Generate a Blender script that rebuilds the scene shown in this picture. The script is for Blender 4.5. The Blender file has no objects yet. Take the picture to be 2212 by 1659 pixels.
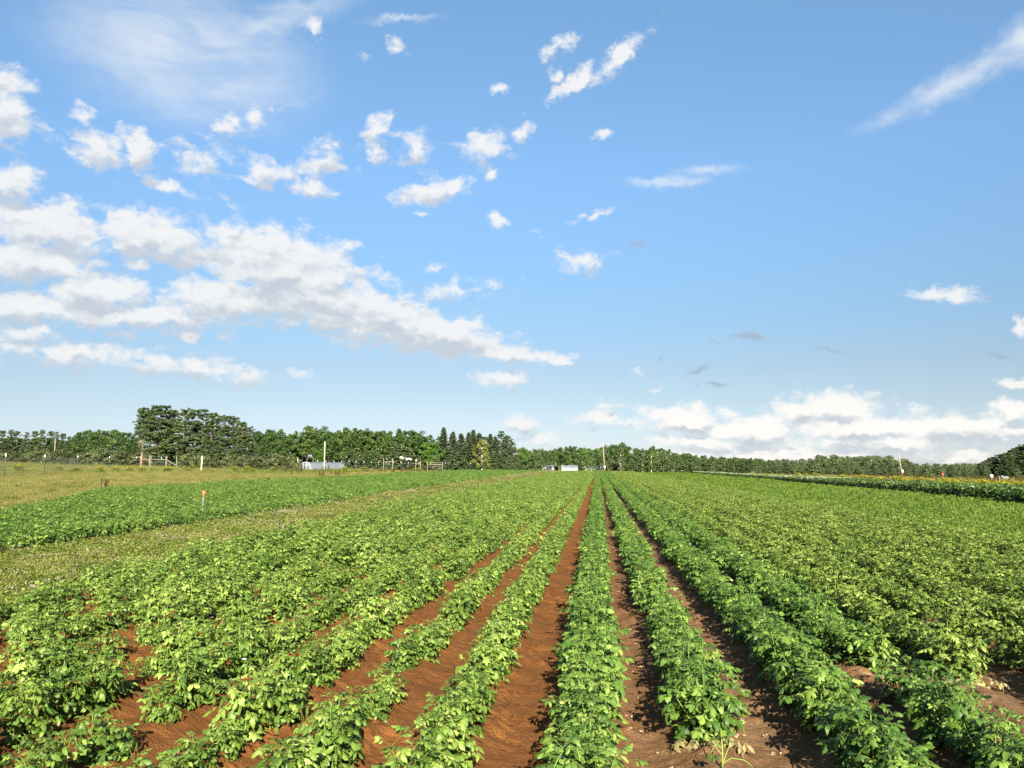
import bpy, math, random
import numpy as np
from mathutils import Vector, Matrix, Euler

R = math.radians
scene = bpy.context.scene
COL = scene.collection

# ------------------------------------------------------------------ camera
CAM_H = 2.1
FPX = 1671.0            # focal length in pixels of a 2212 px wide picture
YAW, PITCH = R(6.28), R(6.06)
cam_data = bpy.data.cameras.new("camera")
cam_data.sensor_width = 36.0
cam_data.lens = FPX / 2212.0 * 36.0
cam_data.clip_start = 0.1
cam_data.clip_end = 9000.0
cam = bpy.data.objects.new("camera", cam_data)
COL.objects.link(cam)
cam.location = (0, 0, CAM_H)
cam.rotation_euler = (R(90) + PITCH, 0, YAW)
scene.camera = cam

# ------------------------------------------------------------------ view, sun
scene.view_settings.view_transform = 'Standard'
scene.view_settings.look = 'None'
scene.view_settings.gamma = 1.0
scene.view_settings.use_curve_mapping = False
EXPOSURE = 2.06
scene.view_settings.exposure = EXPOSURE

SUN_EL, SUN_AZ = R(27), R(166)       # azimuth clockwise from +Y (the rows' direction)
sd = bpy.data.lights.new("sun", 'SUN')
sd.energy = 4.2
sd.angle = R(0.5)
sd.color = (1.0, 0.93, 0.80)
sun = bpy.data.objects.new("sun", sd)
COL.objects.link(sun)
to_sun = Vector((math.sin(SUN_AZ) * math.cos(SUN_EL), math.cos(SUN_AZ) * math.cos(SUN_EL), math.sin(SUN_EL)))
sun.rotation_euler = to_sun.to_track_quat('Z', 'Y').to_euler()

# ------------------------------------------------------------------ sky with clouds (world, by direction)
# clouds as (azimuth, elevation, half width, half height, tilt) in degrees, and weight
CUMULUS = [
    (-40.59,21.63,1.4,2.54,12.9,1), (-40.18,17.22,1.46,1.44,10.5,1), (-35.0,20.49,1.91,1.17,-0.4,0.92), (-32.8,20.52,0.92,1.32,18.9,0.92),
    (-36.33,22.15,0.71,0.93,11.3,0.55), (-27.15,23.13,0.98,0.69,7.7,0.92), (-25.37,23.81,0.89,0.74,7.1,0.64), (-28.75,20.69,1.73,1.25,7.5,0.51),
    (-30.6,18.55,1.71,0.31,-10.0,0.83), (-24.33,20.32,1.68,0.83,5.8,0.83), (-20.42,21.46,1.9,1.04,13.7,0.78), (-21.37,19.57,1.49,0.69,4.6,0.92),
    (-16.22,23.94,1.14,0.77,3.5,0.92), (-16.64,22.52,0.6,0.94,3.6,0.69), (-13.58,22.54,1.19,1.13,29.2,0.69), (-8.27,23.07,1.77,0.95,9.2,0.92),
    (-5.85,24.11,1.29,0.62,40.5,0.6), (-7.74,21.43,0.49,0.54,0.4,0.74), (-12.31,19.99,2.67,0.87,8.8,0.92), (-13.17,18.4,0.6,0.33,2.0,0.74),
    (-15.46,29.33,0.73,0.53,3.8,0.83), (-2.89,29.51,1.15,0.55,14.6,0.64), (-2.72,27.85,0.62,0.45,-1.6,0.83), (-1.47,27.22,1.72,0.54,28.2,0.92),
    (2.11,28.8,2.45,0.6,32.9,0.92), (0.96,23.78,0.72,0.29,-2.8,0.64), (-7.03,27.06,0.56,0.25,0.2,0.41), (-0.16,18.27,1.13,0.28,12.1,0.6),
    (-7.55,17.94,0.73,0.39,0.3,0.69), (-1.07,15.0,1.67,0.87,-1.5,0.8), (-4.38,17.21,0.49,0.26,-0.6,0.5), (-12.08,14.58,0.56,0.3,1.3,0.6),
    (-18.4,28.38,0.48,0.53,5.0,0.37), (-21.2,29.93,0.6,0.77,-19.5,0.46), (23.62,10.91,1.72,0.59,-9.6,0.85), (27.41,8.62,0.53,0.43,-5.7,0.8),
    (3.1,6.98,0.4,0.3,-1.2,0.6), (3.98,5.68,0.67,0.3,-1.1,0.6), (-6.83,6.56,2.0,0.62,-0.1,0.75), (-37.76,14.94,3.99,1.8,-0.7,1.35),
    (-31.76,15.17,3.83,1.68,-2.1,1.35), (-38.9,12.62,4.46,1.61,7.3,1.2), (-35.45,11.13,4.17,1.55,5.6,1.2), (-32.52,13.11,1.73,0.91,6.0,0.6),
    (-24.8,15.58,3.02,1.35,-10.6,1.05), (-26.72,16.35,0.94,0.87,5.6,1), (-23.15,13.79,6.39,2.61,-11.9,1.5), (-27.14,11.41,4.39,1.79,3.8,1.3),
    (-20.16,11.85,5.67,2.32,-15.9,1.5), (-15.45,10.7,5.81,1.96,-16.8,1.45), (-11.34,9.7,5.35,1.43,-13.4,1.3), (-7.01,8.27,3.11,0.82,-10.0,1.1),
    (-3.2,7.88,1.65,0.44,-0.5,0.85), (-37.99,9.98,5.06,1.28,5.6,1.1), (-32.36,9.91,5.89,0.98,4.2,1.05), (-38.66,8.45,2.29,0.81,5.1,0.75),
    (-18.6,15.87,1.19,0.45,12.8,0.6), (-14.46,12.41,1.03,0.67,21.1,0.7), (-36.29,7.17,4.61,0.83,-1.9,0.85), (-28.76,6.7,4.1,0.89,-2.9,0.9),
    (-21.96,6.41,1.35,0.36,1.7,0.75), (-29.14,8.89,0.77,0.44,3.6,0.8), (-9.98,12.91,2.79,0.61,8.2,0.5), (-33.15,8.71,1.12,0.31,4.3,0.5),
    (6.35,3.39,3.06,1.1,-0.8,1.3), (10.81,2.5,4.57,1.08,-0.9,1.2), (16.02,3.85,3.44,1.2,-4.9,1.35), (17.71,2.55,4.94,1.12,-1.2,1.3),
    (23.43,2.42,4.67,1.13,-1.5,1.25), (26.75,3.49,1.43,0.75,-2.3,0.95), (8.57,1.71,5.59,0.59,-0.5,0.85), (0.35,3.45,1.96,0.61,-0.5,0.95),
    (-5.63,3.13,1.71,0.68,-0.1,0.9), (-3.75,2.0,2.05,0.44,-0.1,0.8), (27.2,5.1,1.23,0.46,-3.4,0.8), (0.7,4.57,1.08,0.31,-0.6,0.6),
    (19.08,1.59,8.27,0.68,-0.9,1.0), (14.72,0.69,15.56,0.7,-0.4,0.75),
]
CIRRUS = [
    (-30.27,26.92,9.15,4.33,-2.6,1), (-25.34,29.39,7.83,1.09,21.2,0.7), (-33.25,27.16,3.31,1.89,11.0,0.8), (-22.42,31.02,5.21,0.7,12.4,0.6),
    (25.45,24.1,5.16,0.96,16.7,1), (29.1,25.4,3.05,1.36,22.5,1), (20.67,22.6,2.43,0.53,11.6,0.6), (22.78,22.49,0.83,0.39,-11.3,0.5),
    (-14.78,31.01,3.23,0.25,6.2,0.7), (-23.19,24.67,3.71,0.41,27.6,0.45), (5.4,20.31,3.03,0.51,-2.5,1.1), (8.45,20.85,2.63,0.44,-3.6,0.8),
    (-29.18,23.42,6.27,1.18,-1.9,0.5),
]
GREY_WISPS = [
    (10.85,9.09,1.83,0.33,-10.1,1), (7.35,6.94,0.98,0.37,8.5,1), (8.35,5.75,0.96,0.23,-1.5,1), (16.48,7.73,1.41,0.25,-19.3,0.8),
    (26.21,6.85,0.88,0.23,-10.2,0.9), (8.7,8.89,0.97,0.2,2.7,0.7), (2.92,16.02,1.23,0.59,-2.6,0.6), (4.62,7.72,0.47,0.27,-1.5,0.6),
    (5.78,14.9,0.54,0.46,-3.1,0.4), (25.92,10.65,1.48,0.4,-6.7,0.4),
]


world = bpy.data.worlds.new("World")
scene.world = world
world.use_nodes = True
wn, wl = world.node_tree.nodes, world.node_tree.links
wn.clear()

def W(kind, **kw):
    n = wn.new(kind)
    for k, v in kw.items():
        setattr(n, k, v)
    return n

def put(sock, v):
    if hasattr(v, 'links') or isinstance(v, bpy.types.NodeSocket):
        wl.new(v, sock)
    else:
        sock.default_value = v

def wm(op, a, b=0.0, c=0.0, clamp=False):
    n = W('ShaderNodeMath', operation=op, use_clamp=clamp)
    put(n.inputs[0], a); put(n.inputs[1], b); put(n.inputs[2], c)
    return n.outputs[0]

def wmix(fac, a, b, blend='MIX'):
    n = W('ShaderNodeMix', data_type='RGBA', blend_type=blend)
    put(n.inputs[0], fac); put(n.inputs[6], a); put(n.inputs[7], b)
    return n.outputs[2]

def wrange(v, a, b, c, d, smooth=True):
    n = W('ShaderNodeMapRange', interpolation_type='SMOOTHSTEP' if smooth else 'LINEAR')
    put(n.inputs[0], v)
    for i, x in enumerate((a, b, c, d)):
        put(n.inputs[1 + i], x)
    return n.outputs[0]

def wnoise(vec, scale, detail, rough, dist=0.0):
    n = W('ShaderNodeTexNoise')
    put(n.inputs['Vector'], vec)
    n.inputs['Scale'].default_value = scale
    n.inputs['Detail'].default_value = detail
    n.inputs['Roughness'].default_value = rough
    n.inputs['Distortion'].default_value = dist
    return n

tc = W('ShaderNodeTexCoord')
sep = W('ShaderNodeSeparateXYZ')
wl.new(tc.outputs['Generated'], sep.inputs[0])
az = wm('MULTIPLY', wm('ARCTAN2', sep.outputs[0], sep.outputs[1]), 57.29578)
el = wm('MULTIPLY', wm('ARCSINE', sep.outputs[2]), 57.29578)
comb = W('ShaderNodeCombineXYZ')
wl.new(az, comb.inputs[0]); wl.new(el, comb.inputs[1])
AE = comb.outputs[0]

# ragged outlines: the position is shaken a little before it is compared with the cloud shapes
wn1 = wnoise(AE, 0.65, 6, 0.62)
shake = W('ShaderNodeVectorMath', operation='MULTIPLY_ADD')
wl.new(wn1.outputs['Color'], shake.inputs[0])
shake.inputs[1].default_value = (2.6, 1.7, 0); shake.inputs[2].default_value = (-1.3, -0.85, 0)
shk = W('ShaderNodeVectorMath', operation='ADD')
wl.new(AE, shk.inputs[0]); wl.new(shake.outputs[0], shk.inputs[1])
AEs = shk.outputs[0]

def blobs(vec, rows):
    acc = None
    for k, (cx, cy, rx, ry, an, w) in enumerate(rows):
        if k and k % 8 == 0:          # a weak link that makes the shapes evaluate in batches
            j = W('ShaderNodeVectorMath', operation='MULTIPLY_ADD')
            wl.new(acc, j.inputs[0])
            j.inputs[1].default_value = (1e-6, 1e-6, 0)
            wl.new(vec, j.inputs[2])
            vec = j.outputs[0]
        m = W('ShaderNodeMapping', vector_type='TEXTURE')
        wl.new(vec, m.inputs[0])
        m.inputs[1].default_value = (cx, cy, 0)
        m.inputs[2].default_value = (0, 0, R(an))
        m.inputs[3].default_value = (rx, ry, 1)
        ln = W('ShaderNodeVectorMath', operation='LENGTH')
        wl.new(m.outputs[0], ln.inputs[0])
        v = wm('MULTIPLY_ADD', ln.outputs['Value'], -w * 0.8, w)
        acc = v if acc is None else wm('MAXIMUM', acc, v)
    return acc

cu = blobs(AEs, CUMULUS)
up1 = W('ShaderNodeVectorMath', operation='ADD')
wl.new(AEs, up1.inputs[0]); up1.inputs[1].default_value = (-0.25, 0.75, 0)
cu_up = blobs(up1.outputs[0], CUMULUS)           # the same heaps a little higher: tells lit tops from shaded bases
ci = blobs(AEs, CIRRUS)
gr = blobs(AEs, GREY_WISPS)

def stretched(dx, dy):
    m = W('ShaderNodeMapping')
    wl.new(AE, m.inputs[0])
    m.inputs[1].default_value = (dx, dy, 0)
    m.inputs[3].default_value = (0.8, 1.2, 1)
    return m.outputs[0]

def wbillow(vec, scale, detail):
    n = W('ShaderNodeTexVoronoi', voronoi_dimensions='2D', feature='F1')
    put(n.inputs['Vector'], vec)
    n.inputs['Scale'].default_value = scale
    n.inputs['Detail'].default_value = detail
    n.inputs['Roughness'].default_value = 0.55
    n.normalize = True
    return n.outputs['Distance']

def warped(dx, dy):
    v = W('ShaderNodeVectorMath', operation='ADD')
    wl.new(AEs, v.inputs[0]); v.inputs[1].default_value = (dx, dy, 0)
    m = W('ShaderNodeMapping'); wl.new(v.outputs[0], m.inputs[0]); m.inputs[3].default_value = (0.8, 1.25, 1)
    return m.outputs[0]

puff = wnoise(stretched(0, 0), 0.62, 9, 0.62, 0.3)
billow = wbillow(warped(0, 0), 0.75, 2.5)                  # rounded heads
billowB = wbillow(warped(-0.08, 0.30), 0.75, 1.5)
relA = wnoise(stretched(0, 0), 0.42, 4, 0.50, 0.15)       # broad billows, and again a little higher up:
relB = wnoise(stretched(-0.2, 0.6), 0.42, 4, 0.50, 0.15)   # where they thin out upwards the sun falls on them

lump = wm('MULTIPLY_ADD', billow, -0.9, 0.36)
dens = wm('ADD', wm('ADD', cu, lump), wm('MULTIPLY_ADD', puff.outputs[0], 2.7, -1.32))
a_cu = wm('MULTIPLY', wrange(dens, 0.0, 0.85, 0, 1), 0.97)
heap = wm('MULTIPLY', wm('SUBTRACT', cu, cu_up), 0.42)
relief = wm('ADD', wm('MULTIPLY_ADD', wm('SUBTRACT', relA.outputs[0], relB.outputs[0]), 0.75, heap), wm('MULTIPLY', wm('SUBTRACT', billowB, billow), 0.34))
lightness = wm('ADD', wrange(relief, -0.26, 0.24, 0.0, 1.0), wrange(dens, 0.2, 1.6, 0.16, -0.12, False))
cu_col = wmix(wrange(lightness, 0.0, 1.0, 0, 1), (0.575, 0.64, 0.72, 1), (0.91, 0.92, 0.93, 1))
# low clouds towards the horizon on the right are warm white
warm = wm('MULTIPLY', wrange(el, 7.0, 3.0, 0, 1), wrange(az, -3, 4, 0, 1))
cu_col = wmix(warm, cu_col, wmix(wrange(lightness, 0.0, 0.75, 0, 1), (0.60, 0.655, 0.72, 1), (1.02, 0.99, 0.95, 1)))

cmap = W('ShaderNodeMapping')
wl.new(AE, cmap.inputs[0])
cmap.inputs[2].default_value = (0, 0, R(-22))
cmap.inputs[3].default_value = (0.35, 1.3, 1)
streak = wnoise(cmap.outputs[0], 0.42, 6, 0.55, 0.8)
a_ci = wm('MULTIPLY', wrange(ci, -0.05, 0.95, 0, 1), wrange(streak.outputs[0], 0.20, 0.72, 0.30, 0.92))
a_gr = wm('MULTIPLY', wrange(wm('ADD', gr, wm('MULTIPLY_ADD', puff.outputs[0], 1.4, -0.7)), 0.1, 0.9, 0, 1), 0.85)

sky = W('ShaderNodeTexSky', sky_type='NISHITA')
sky.sun_disc = False
sky.sun_elevation = SUN_EL
sky.sun_rotation = SUN_AZ
sky.altitude = 100
sky.air_density = 1.0
sky.dust_density = 0.3
sky.ozone_density = 2.0
SKY_STRENGTH = 0.0525
skyc = W('ShaderNodeVectorMath', operation='SCALE')
wl.new(sky.outputs[0], skyc.inputs[0])
skyc.inputs['Scale'].default_value = SKY_STRENGTH
# the blue of the day: the Nishita sky pulled towards the measured hue
veil = W('ShaderNodeValToRGB')
wl.new(wm('DIVIDE', el, 40.0), veil.inputs[0])
cr = veil.color_ramp
VEIL = [(0.0, (0.38, 0.43, 0.64)), (2.0, (0.385, 0.415, 0.55)), (4.7, (0.43, 0.425, 0.47)), (7.1, (0.465, 0.455, 0.475)),
        (11.4, (0.52, 0.575, 0.59)), (16.0, (0.62, 0.71, 0.74)), (21.0, (0.73, 0.85, 0.89)), (31.0, (0.85, 1.0, 1.0))]
while len(cr.elements) < len(VEIL):
    cr.elements.new(0.5)
for e, (x, c) in zip(cr.elements, VEIL):
    e.position = x / 40.0
    e.color = (*c, 1)
sky_lin = wmix(1.0, skyc.outputs[0], veil.outputs[0], 'MULTIPLY')
EV = 2.0 ** -EXPOSURE
def scaled(c, k):
    n = W('ShaderNodeVectorMath', operation='SCALE')
    wl.new(c, n.inputs[0]); n.inputs['Scale'].default_value = k
    return n.outputs[0]
total = wmix(a_ci, sky_lin, scaled(wmix(0.0, (0.80, 0.86, 0.93, 1), (1, 1, 1, 1)), EV))
total = wmix(a_gr, total, scaled(wmix(0.0, (0.40, 0.49, 0.60, 1), (1, 1, 1, 1)), EV))
total = wmix(a_cu, total, scaled(cu_col, EV))
bg = W('ShaderNodeBackground')
wl.new(total, bg.inputs[0]); bg.inputs[1].default_value = 1.0
wo = W('ShaderNodeOutputWorld')
wl.new(bg.outputs[0], wo.inputs[0])
world.cycles.sampling_method = 'MANUAL'
world.cycles.sample_map_resolution = 256
scene.cycles.max_bounces = 6
scene.cycles.diffuse_bounces = 3
scene.cycles.transmission_bounces = 4
scene.cycles.transparent_max_bounces = 6
scene.cycles.use_adaptive_sampling = True
scene.cycles.adaptive_threshold = 0.01

# ================================================================== helpers
def link(o, parent=None):
    COL.objects.link(o)
    if parent is not None:
        o.parent = parent
    return o

def tag(o, label=None, cat=None, group=None, kind=None):
    for k, v in (('label', label), ('category', cat), ('group', group), ('kind', kind)):
        if v:
            o[k] = v
    return o

def empty(name, loc=(0, 0, 0), rz=0.0):
    o = bpy.data.objects.new(name, None)
    o.empty_display_size = 0.2
    o.location = loc
    o.rotation_euler = (0, 0, rz)
    return link(o)

def quad_mesh(name, V, F, mat, tint=None, smooth=True):
    """V (n,3), F (m,4) -> mesh data with an optional per-vertex value called tint"""
    V = np.asarray(V, dtype=np.float32); F = np.asarray(F, dtype=np.int32)
    me = bpy.data.meshes.new(name)
    me.vertices.add(len(V)); me.vertices.foreach_set('co', V.ravel())
    me.loops.add(F.size); me.loops.foreach_set('vertex_index', F.ravel())
    me.polygons.add(len(F)); me.polygons.foreach_set('loop_start', np.arange(len(F), dtype=np.int32) * 4)
    if smooth:
        me.polygons.foreach_set('use_smooth', np.ones(len(F), dtype=bool))
    if tint is not None:
        at_ = me.attributes.new('tint', 'FLOAT', 'POINT')
        at_.data.foreach_set('value', np.asarray(tint, dtype=np.float32))
    me.update(calc_edges=True)
    if mat:
        me.materials.append(mat)
    return me

def obj(name, me, parent=None):
    return link(bpy.data.objects.new(name, me), parent)

class MB:
    """collects quads"""
    def __init__(self):
        self.V, self.F, self.T, self.n = [], [], [], 0
    def add(self, V, F, t=0.5):
        V = np.asarray(V, dtype=float).reshape(-1, 3)
        F = np.asarray(F, dtype=int).reshape(-1, 4)
        self.V.append(V); self.F.append(F + self.n)
        self.T.append(np.full(len(V), t) if np.isscalar(t) else np.asarray(t))
        self.n += len(V)
    def tube(self, P, rad, sides=6, t=0.5, cap=True):
        P = np.asarray(P, dtype=float); k = len(P)
        rad = np.broadcast_to(np.asarray(rad, dtype=float), (k,))
        T = np.gradient(P, axis=0); T /= np.linalg.norm(T, axis=1)[:, None] + 1e-9
        ref = np.array([0, 0, 1.0]) if abs(T[0, 2]) < 0.9 else np.array([1.0, 0, 0])
        A = np.cross(T, ref); A /= np.linalg.norm(A, axis=1)[:, None] + 1e-9
        B = np.cross(T, A)
        an = np.arange(sides) / sides * 2 * np.pi
        V = P[:, None] + rad[:, None, None] * (np.cos(an)[None, :, None] * A[:, None] + np.sin(an)[None, :, None] * B[:, None])
        i = np.arange(k - 1)[:, None] * sides; j = np.arange(sides)[None]; j2 = (j + 1) % sides
        F = np.stack([i + j, i + j2, i + sides + j2, i + sides + j], -1).reshape(-1, 4)
        V = V.reshape(-1, 3)
        if cap and sides % 2 == 0:
            e = (k - 1) * sides
            for q in range(sides // 2 - 1):
                F = np.vstack([F, [[e + q, e + q + 1, e + sides - 2 - q, e + sides - 1 - q]], [[q + 1, q, sides - 1 - q, sides - 2 - q]]])
        self.add(V, F, t)
    def box(self, c, s, rz=0.0, t=0.5):
        sx, sy, sz = (q / 2 for q in s)
        V = np.array([(x, y, z) for x in (-sx, sx) for y in (-sy, sy) for z in (-sz, sz)])
        ca, sa = math.cos(rz), math.sin(rz)
        V = np.stack([V[:, 0] * ca - V[:, 1] * sa, V[:, 0] * sa + V[:, 1] * ca, V[:, 2]], 1) + np.array(c)
        self.add(V, [(0, 1, 3, 2), (4, 6, 7, 5), (0, 4, 5, 1), (2, 3, 7, 6), (0, 2, 6, 4), (1, 5, 7, 3)], t)
    def cards(self, P, N, size, rng, t, aspect=1.0):
        """one small quad per point, facing N"""
        P = np.asarray(P); n = len(P)
        N = N / (np.linalg.norm(N, axis=1)[:, None] + 1e-9)
        Rv = rng.normal(size=(n, 3)); A = np.cross(N, Rv); A /= np.linalg.norm(A, axis=1)[:, None] + 1e-9
        B = np.cross(N, A)
        size = np.broadcast_to(np.asarray(size, dtype=float), (n,))[:, None]
        a, b = A * size * 0.5 * aspect, B * size * 0.5
        bend = N * size * 0.12
        V = np.stack([P - a - b * 0.5, P + a * 0.4 - b + bend, P + a + b * 0.5, P - a * 0.4 + b + bend], 1).reshape(-1, 3)
        F = np.arange(n * 4).reshape(n, 4)
        self.add(V, F, np.repeat(t, 4))
    def mesh(self, name, mat, smooth=True):
        return quad_mesh(name, np.vstack(self.V), np.vstack(self.F), mat, np.concatenate(self.T), smooth)
    def build(self, name, mat, parent=None, smooth=True):
        return obj(name, self.mesh(name, mat, smooth), parent)

def vnoise(x, y, seed=0):
    """smooth value noise on arrays"""
    xi, yi = np.floor(x).astype(np.int64), np.floor(y).astype(np.int64)
    fx, fy = x - xi, y - yi
    fx, fy = fx * fx * (3 - 2 * fx), fy * fy * (3 - 2 * fy)
    def h(a, b):
        n = (a * 374761393 + b * 668265263 + seed * 974634) & 0x7fffffff
        n = ((n ^ (n >> 13)) * 1274126177) & 0x7fffffff
        return ((n ^ (n >> 16)) & 0xffff) / 65535.0
    return (h(xi, yi) * (1 - fx) + h(xi + 1, yi) * fx) * (1 - fy) + (h(xi, yi + 1) * (1 - fx) + h(xi + 1, yi + 1) * fx) * fy

def sstep(a, b, x):
    t = np.clip((x - a) / (b - a), 0, 1)
    return t * t * (3 - 2 * t)

# ------------------------------------------------------------------ lie of the land
def ground(x, y):
    """height of the gently side-sloping plain, without ridges"""
    x = np.clip(np.asarray(x, dtype=float), -170, 170)
    return np.where(x < 0, -0.0080 * x + 0.00006 * x * x, -0.0130 * x)

def gz(x, y):
    return float(ground(x, y))

_cy, _sy, _cp, _sp = math.cos(YAW), math.sin(YAW), math.cos(PITCH), math.sin(PITCH)
def ray(px, py):
    """direction of a sight line of the survey photograph (2212 x 1659)"""
    x, y = (px - 1106.0) / FPX, (829.5 - py) / FPX
    f, u = _cp - y * _sp, _sp + y * _cp
    return x * _cy - f * _sy, x * _sy + f * _cy, u

def spot(px, Y):
    dx, dy, dz = ray(px, 1008)
    return Y * dx / dy, Y

def tall(px, py, Y):
    """ground point on a bearing at distance Y and the height of the thing whose top shows at py"""
    x, y = spot(px, Y)
    dx, dy, dz = ray(px, py)
    return x, y, CAM_H + Y * dz / dy - gz(x, y)

# ================================================================== materials
def material(name):
    m = bpy.data.materials.new(name); m.use_nodes = True
    nt = m.node_tree; nt.nodes.clear()
    out = nt.nodes.new('ShaderNodeOutputMaterial')
    return m, nt, out

def ramp(nt, fac, stops):
    r = nt.nodes.new('ShaderNodeValToRGB')
    nt.links.new(fac, r.inputs[0])
    while len(r.color_ramp.elements) < len(stops):
        r.color_ramp.elements.new(0.5)
    for e, (x, c) in zip(r.color_ramp.elements, stops):
        e.position = x; e.color = (*c, 1)
    return r.outputs[0]

def nmath(nt, op, a, b, c=0.0, clamp=False):
    n = nt.nodes.new('ShaderNodeMath'); n.operation = op; n.use_clamp = clamp
    for i, v in enumerate((a, b, c)):
        if isinstance(v, bpy.types.NodeSocket):
            nt.links.new(v, n.inputs[i])
        else:
            n.inputs[i].default_value = v
    return n.outputs[0]

def leaf_material(name, stops, trans=0.3, rough=0.5, spec=0.3, rand=0.35, tcol=None, k=0.74):
    """foliage: colour by each leaf's own tint and a little by the whole plant, light shines through"""
    m, nt, out = material(name)
    stops = [(x, tuple(v * k for v in c)) for x, c in stops]
    at_ = nt.nodes.new('ShaderNodeAttribute'); at_.attribute_name = 'tint'
    oi = nt.nodes.new('ShaderNodeObjectInfo')
    f = nmath(nt, 'ADD', at_.outputs['Fac'], nmath(nt, 'MULTIPLY_ADD', oi.outputs['Random'], rand, -rand / 2), clamp=True)
    col = ramp(nt, f, stops)
    p = nt.nodes.new('ShaderNodeBsdfPrincipled')
    nt.links.new(col, p.inputs['Base Color'])
    p.inputs['Roughness'].default_value = rough
    p.inputs['Specular IOR Level'].default_value = spec
    t = nt.nodes.new('ShaderNodeBsdfTranslucent')
    mul = nt.nodes.new('ShaderNodeMix'); mul.data_type = 'RGBA'; mul.blend_type = 'MULTIPLY'
    mul.inputs[0].default_value = 1.0
    nt.links.new(col, mul.inputs[6]); mul.inputs[7].default_value = (*(tcol or (1.25, 1.15, 0.5)), 1)
    nt.links.new(mul.outputs[2], t.inputs['Color'])
    mx = nt.nodes.new('ShaderNodeMixShader'); mx.inputs[0].default_value = trans
    nt.links.new(p.outputs[0], mx.inputs[1]); nt.links.new(t.outputs[0], mx.inputs[2])
    nt.links.new(mx.outputs[0], out.inputs[0])
    return m

def plain_material(name, c, rough=0.7, spec=0.3, var=0.15, scale=6.0, c2=None, bump=0.0, stretch=(1, 1, 1)):
    m, nt, out = material(name)
    tcn = nt.nodes.new('ShaderNodeTexCoord')
    mp = nt.nodes.new('ShaderNodeMapping'); mp.inputs[3].default_value = stretch
    nt.links.new(tcn.outputs['Object'], mp.inputs[0])
    no = nt.nodes.new('ShaderNodeTexNoise'); no.inputs['Scale'].default_value = scale; no.inputs['Detail'].default_value = 5
    nt.links.new(mp.outputs[0], no.inputs['Vector'])
    lo = tuple(v * (1 - var) for v in c); hi = c2 or tuple(min(1, v * (1 + var)) for v in c)
    p = nt.nodes.new('ShaderNodeBsdfPrincipled')
    nt.links.new(ramp(nt, no.outputs[0], [(0.3, lo), (0.7, hi)]), p.inputs['Base Color'])
    p.inputs['Roughness'].default_value = rough; p.inputs['Specular IOR Level'].default_value = spec
    if bump:
        b = nt.nodes.new('ShaderNodeBump'); b.inputs['Strength'].default_value = bump; b.inputs['Distance'].default_value = 0.02
        nt.links.new(no.outputs[0], b.inputs['Height']); nt.links.new(b.outputs[0], p.inputs['Normal'])
    nt.links.new(p.outputs[0], out.inputs[0])
    return m

M = {}
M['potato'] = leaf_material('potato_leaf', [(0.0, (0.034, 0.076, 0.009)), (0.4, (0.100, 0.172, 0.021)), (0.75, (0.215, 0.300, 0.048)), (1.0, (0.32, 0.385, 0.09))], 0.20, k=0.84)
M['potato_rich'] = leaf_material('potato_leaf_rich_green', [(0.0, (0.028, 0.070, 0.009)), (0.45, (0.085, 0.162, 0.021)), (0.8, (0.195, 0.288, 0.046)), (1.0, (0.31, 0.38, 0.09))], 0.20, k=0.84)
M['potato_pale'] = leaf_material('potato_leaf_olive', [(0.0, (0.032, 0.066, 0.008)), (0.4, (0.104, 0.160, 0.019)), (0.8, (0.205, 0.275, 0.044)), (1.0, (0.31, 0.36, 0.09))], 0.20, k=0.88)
M['stem'] = leaf_material('potato_stem', [(0.0, (0.10, 0.20, 0.03)), (1.0, (0.32, 0.42, 0.08))], 0.12, rand=0.3)
M['withered'] = leaf_material('withered_leaf', [(0.0, (0.16, 0.15, 0.045)), (0.5, (0.27, 0.235, 0.085)), (1.0, (0.38, 0.32, 0.15))], 0.25, rough=0.8, spec=0.1, tcol=(1.1, 1.0, 0.7))
M['petal'] = plain_material('white_petal', (0.75, 0.73, 0.72), 0.6, var=0.05)
M['bark'] = plain_material('grey_brown_bark', (0.10, 0.075, 0.055), 0.9, 0.1, 0.35, 8, bump=0.4, stretch=(1, 1, 0.25))
M['bark_pale'] = plain_material('pale_pine_bark', (0.34, 0.24, 0.17), 0.9, 0.1, 0.35, 5, bump=0.4, stretch=(1, 1, 0.3))  # paler brown bark, used all round the bare-trunked pines
M['bark_white'] = plain_material('white_bark', (0.62, 0.58, 0.50), 0.8, 0.1, 0.4, 4, bump=0.2, stretch=(1, 1, 2.5))
M['wood'] = plain_material('weathered_wood', (0.25, 0.205, 0.155), 0.85, 0.15, 0.3, 5, bump=0.3, stretch=(3, 3, 0.3))
M['wood_new'] = plain_material('pale_new_wood', (0.55, 0.42, 0.26), 0.8, 0.15, 0.2, 5, bump=0.2, stretch=(3, 3, 0.3))
M['steel'] = plain_material('dull_galvanised_steel', (0.17, 0.155, 0.15), 0.55, 0.4, 0.25, 12)
M['post_green'] = plain_material('dark_green_painted_steel', (0.045, 0.07, 0.05), 0.6, 0.3, 0.2)
M['wire'] = plain_material('fence_wire', (0.05, 0.055, 0.05), 0.5, 0.4, 0.2)
M['wire_green'] = plain_material('green_coated_wire', (0.05, 0.13, 0.09), 0.5, 0.4, 0.2)
M['white_paint'] = plain_material('white_paint', (0.60, 0.60, 0.585), 0.6, 0.3, 0.06)
M['orange'] = plain_material('orange_flagging', (0.75, 0.13, 0.04), 0.6, 0.3, 0.12, 20)
M['red'] = plain_material('red_paint', (0.60, 0.07, 0.04), 0.6, 0.3, 0.12)
M['dark'] = plain_material('dark_grey', (0.04, 0.042, 0.05), 0.6, 0.3, 0.2)
M['blue_tarp'] = plain_material('blue_violet_sheet', (0.06, 0.065, 0.12), 0.6, 0.3, 0.25, 3)
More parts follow.
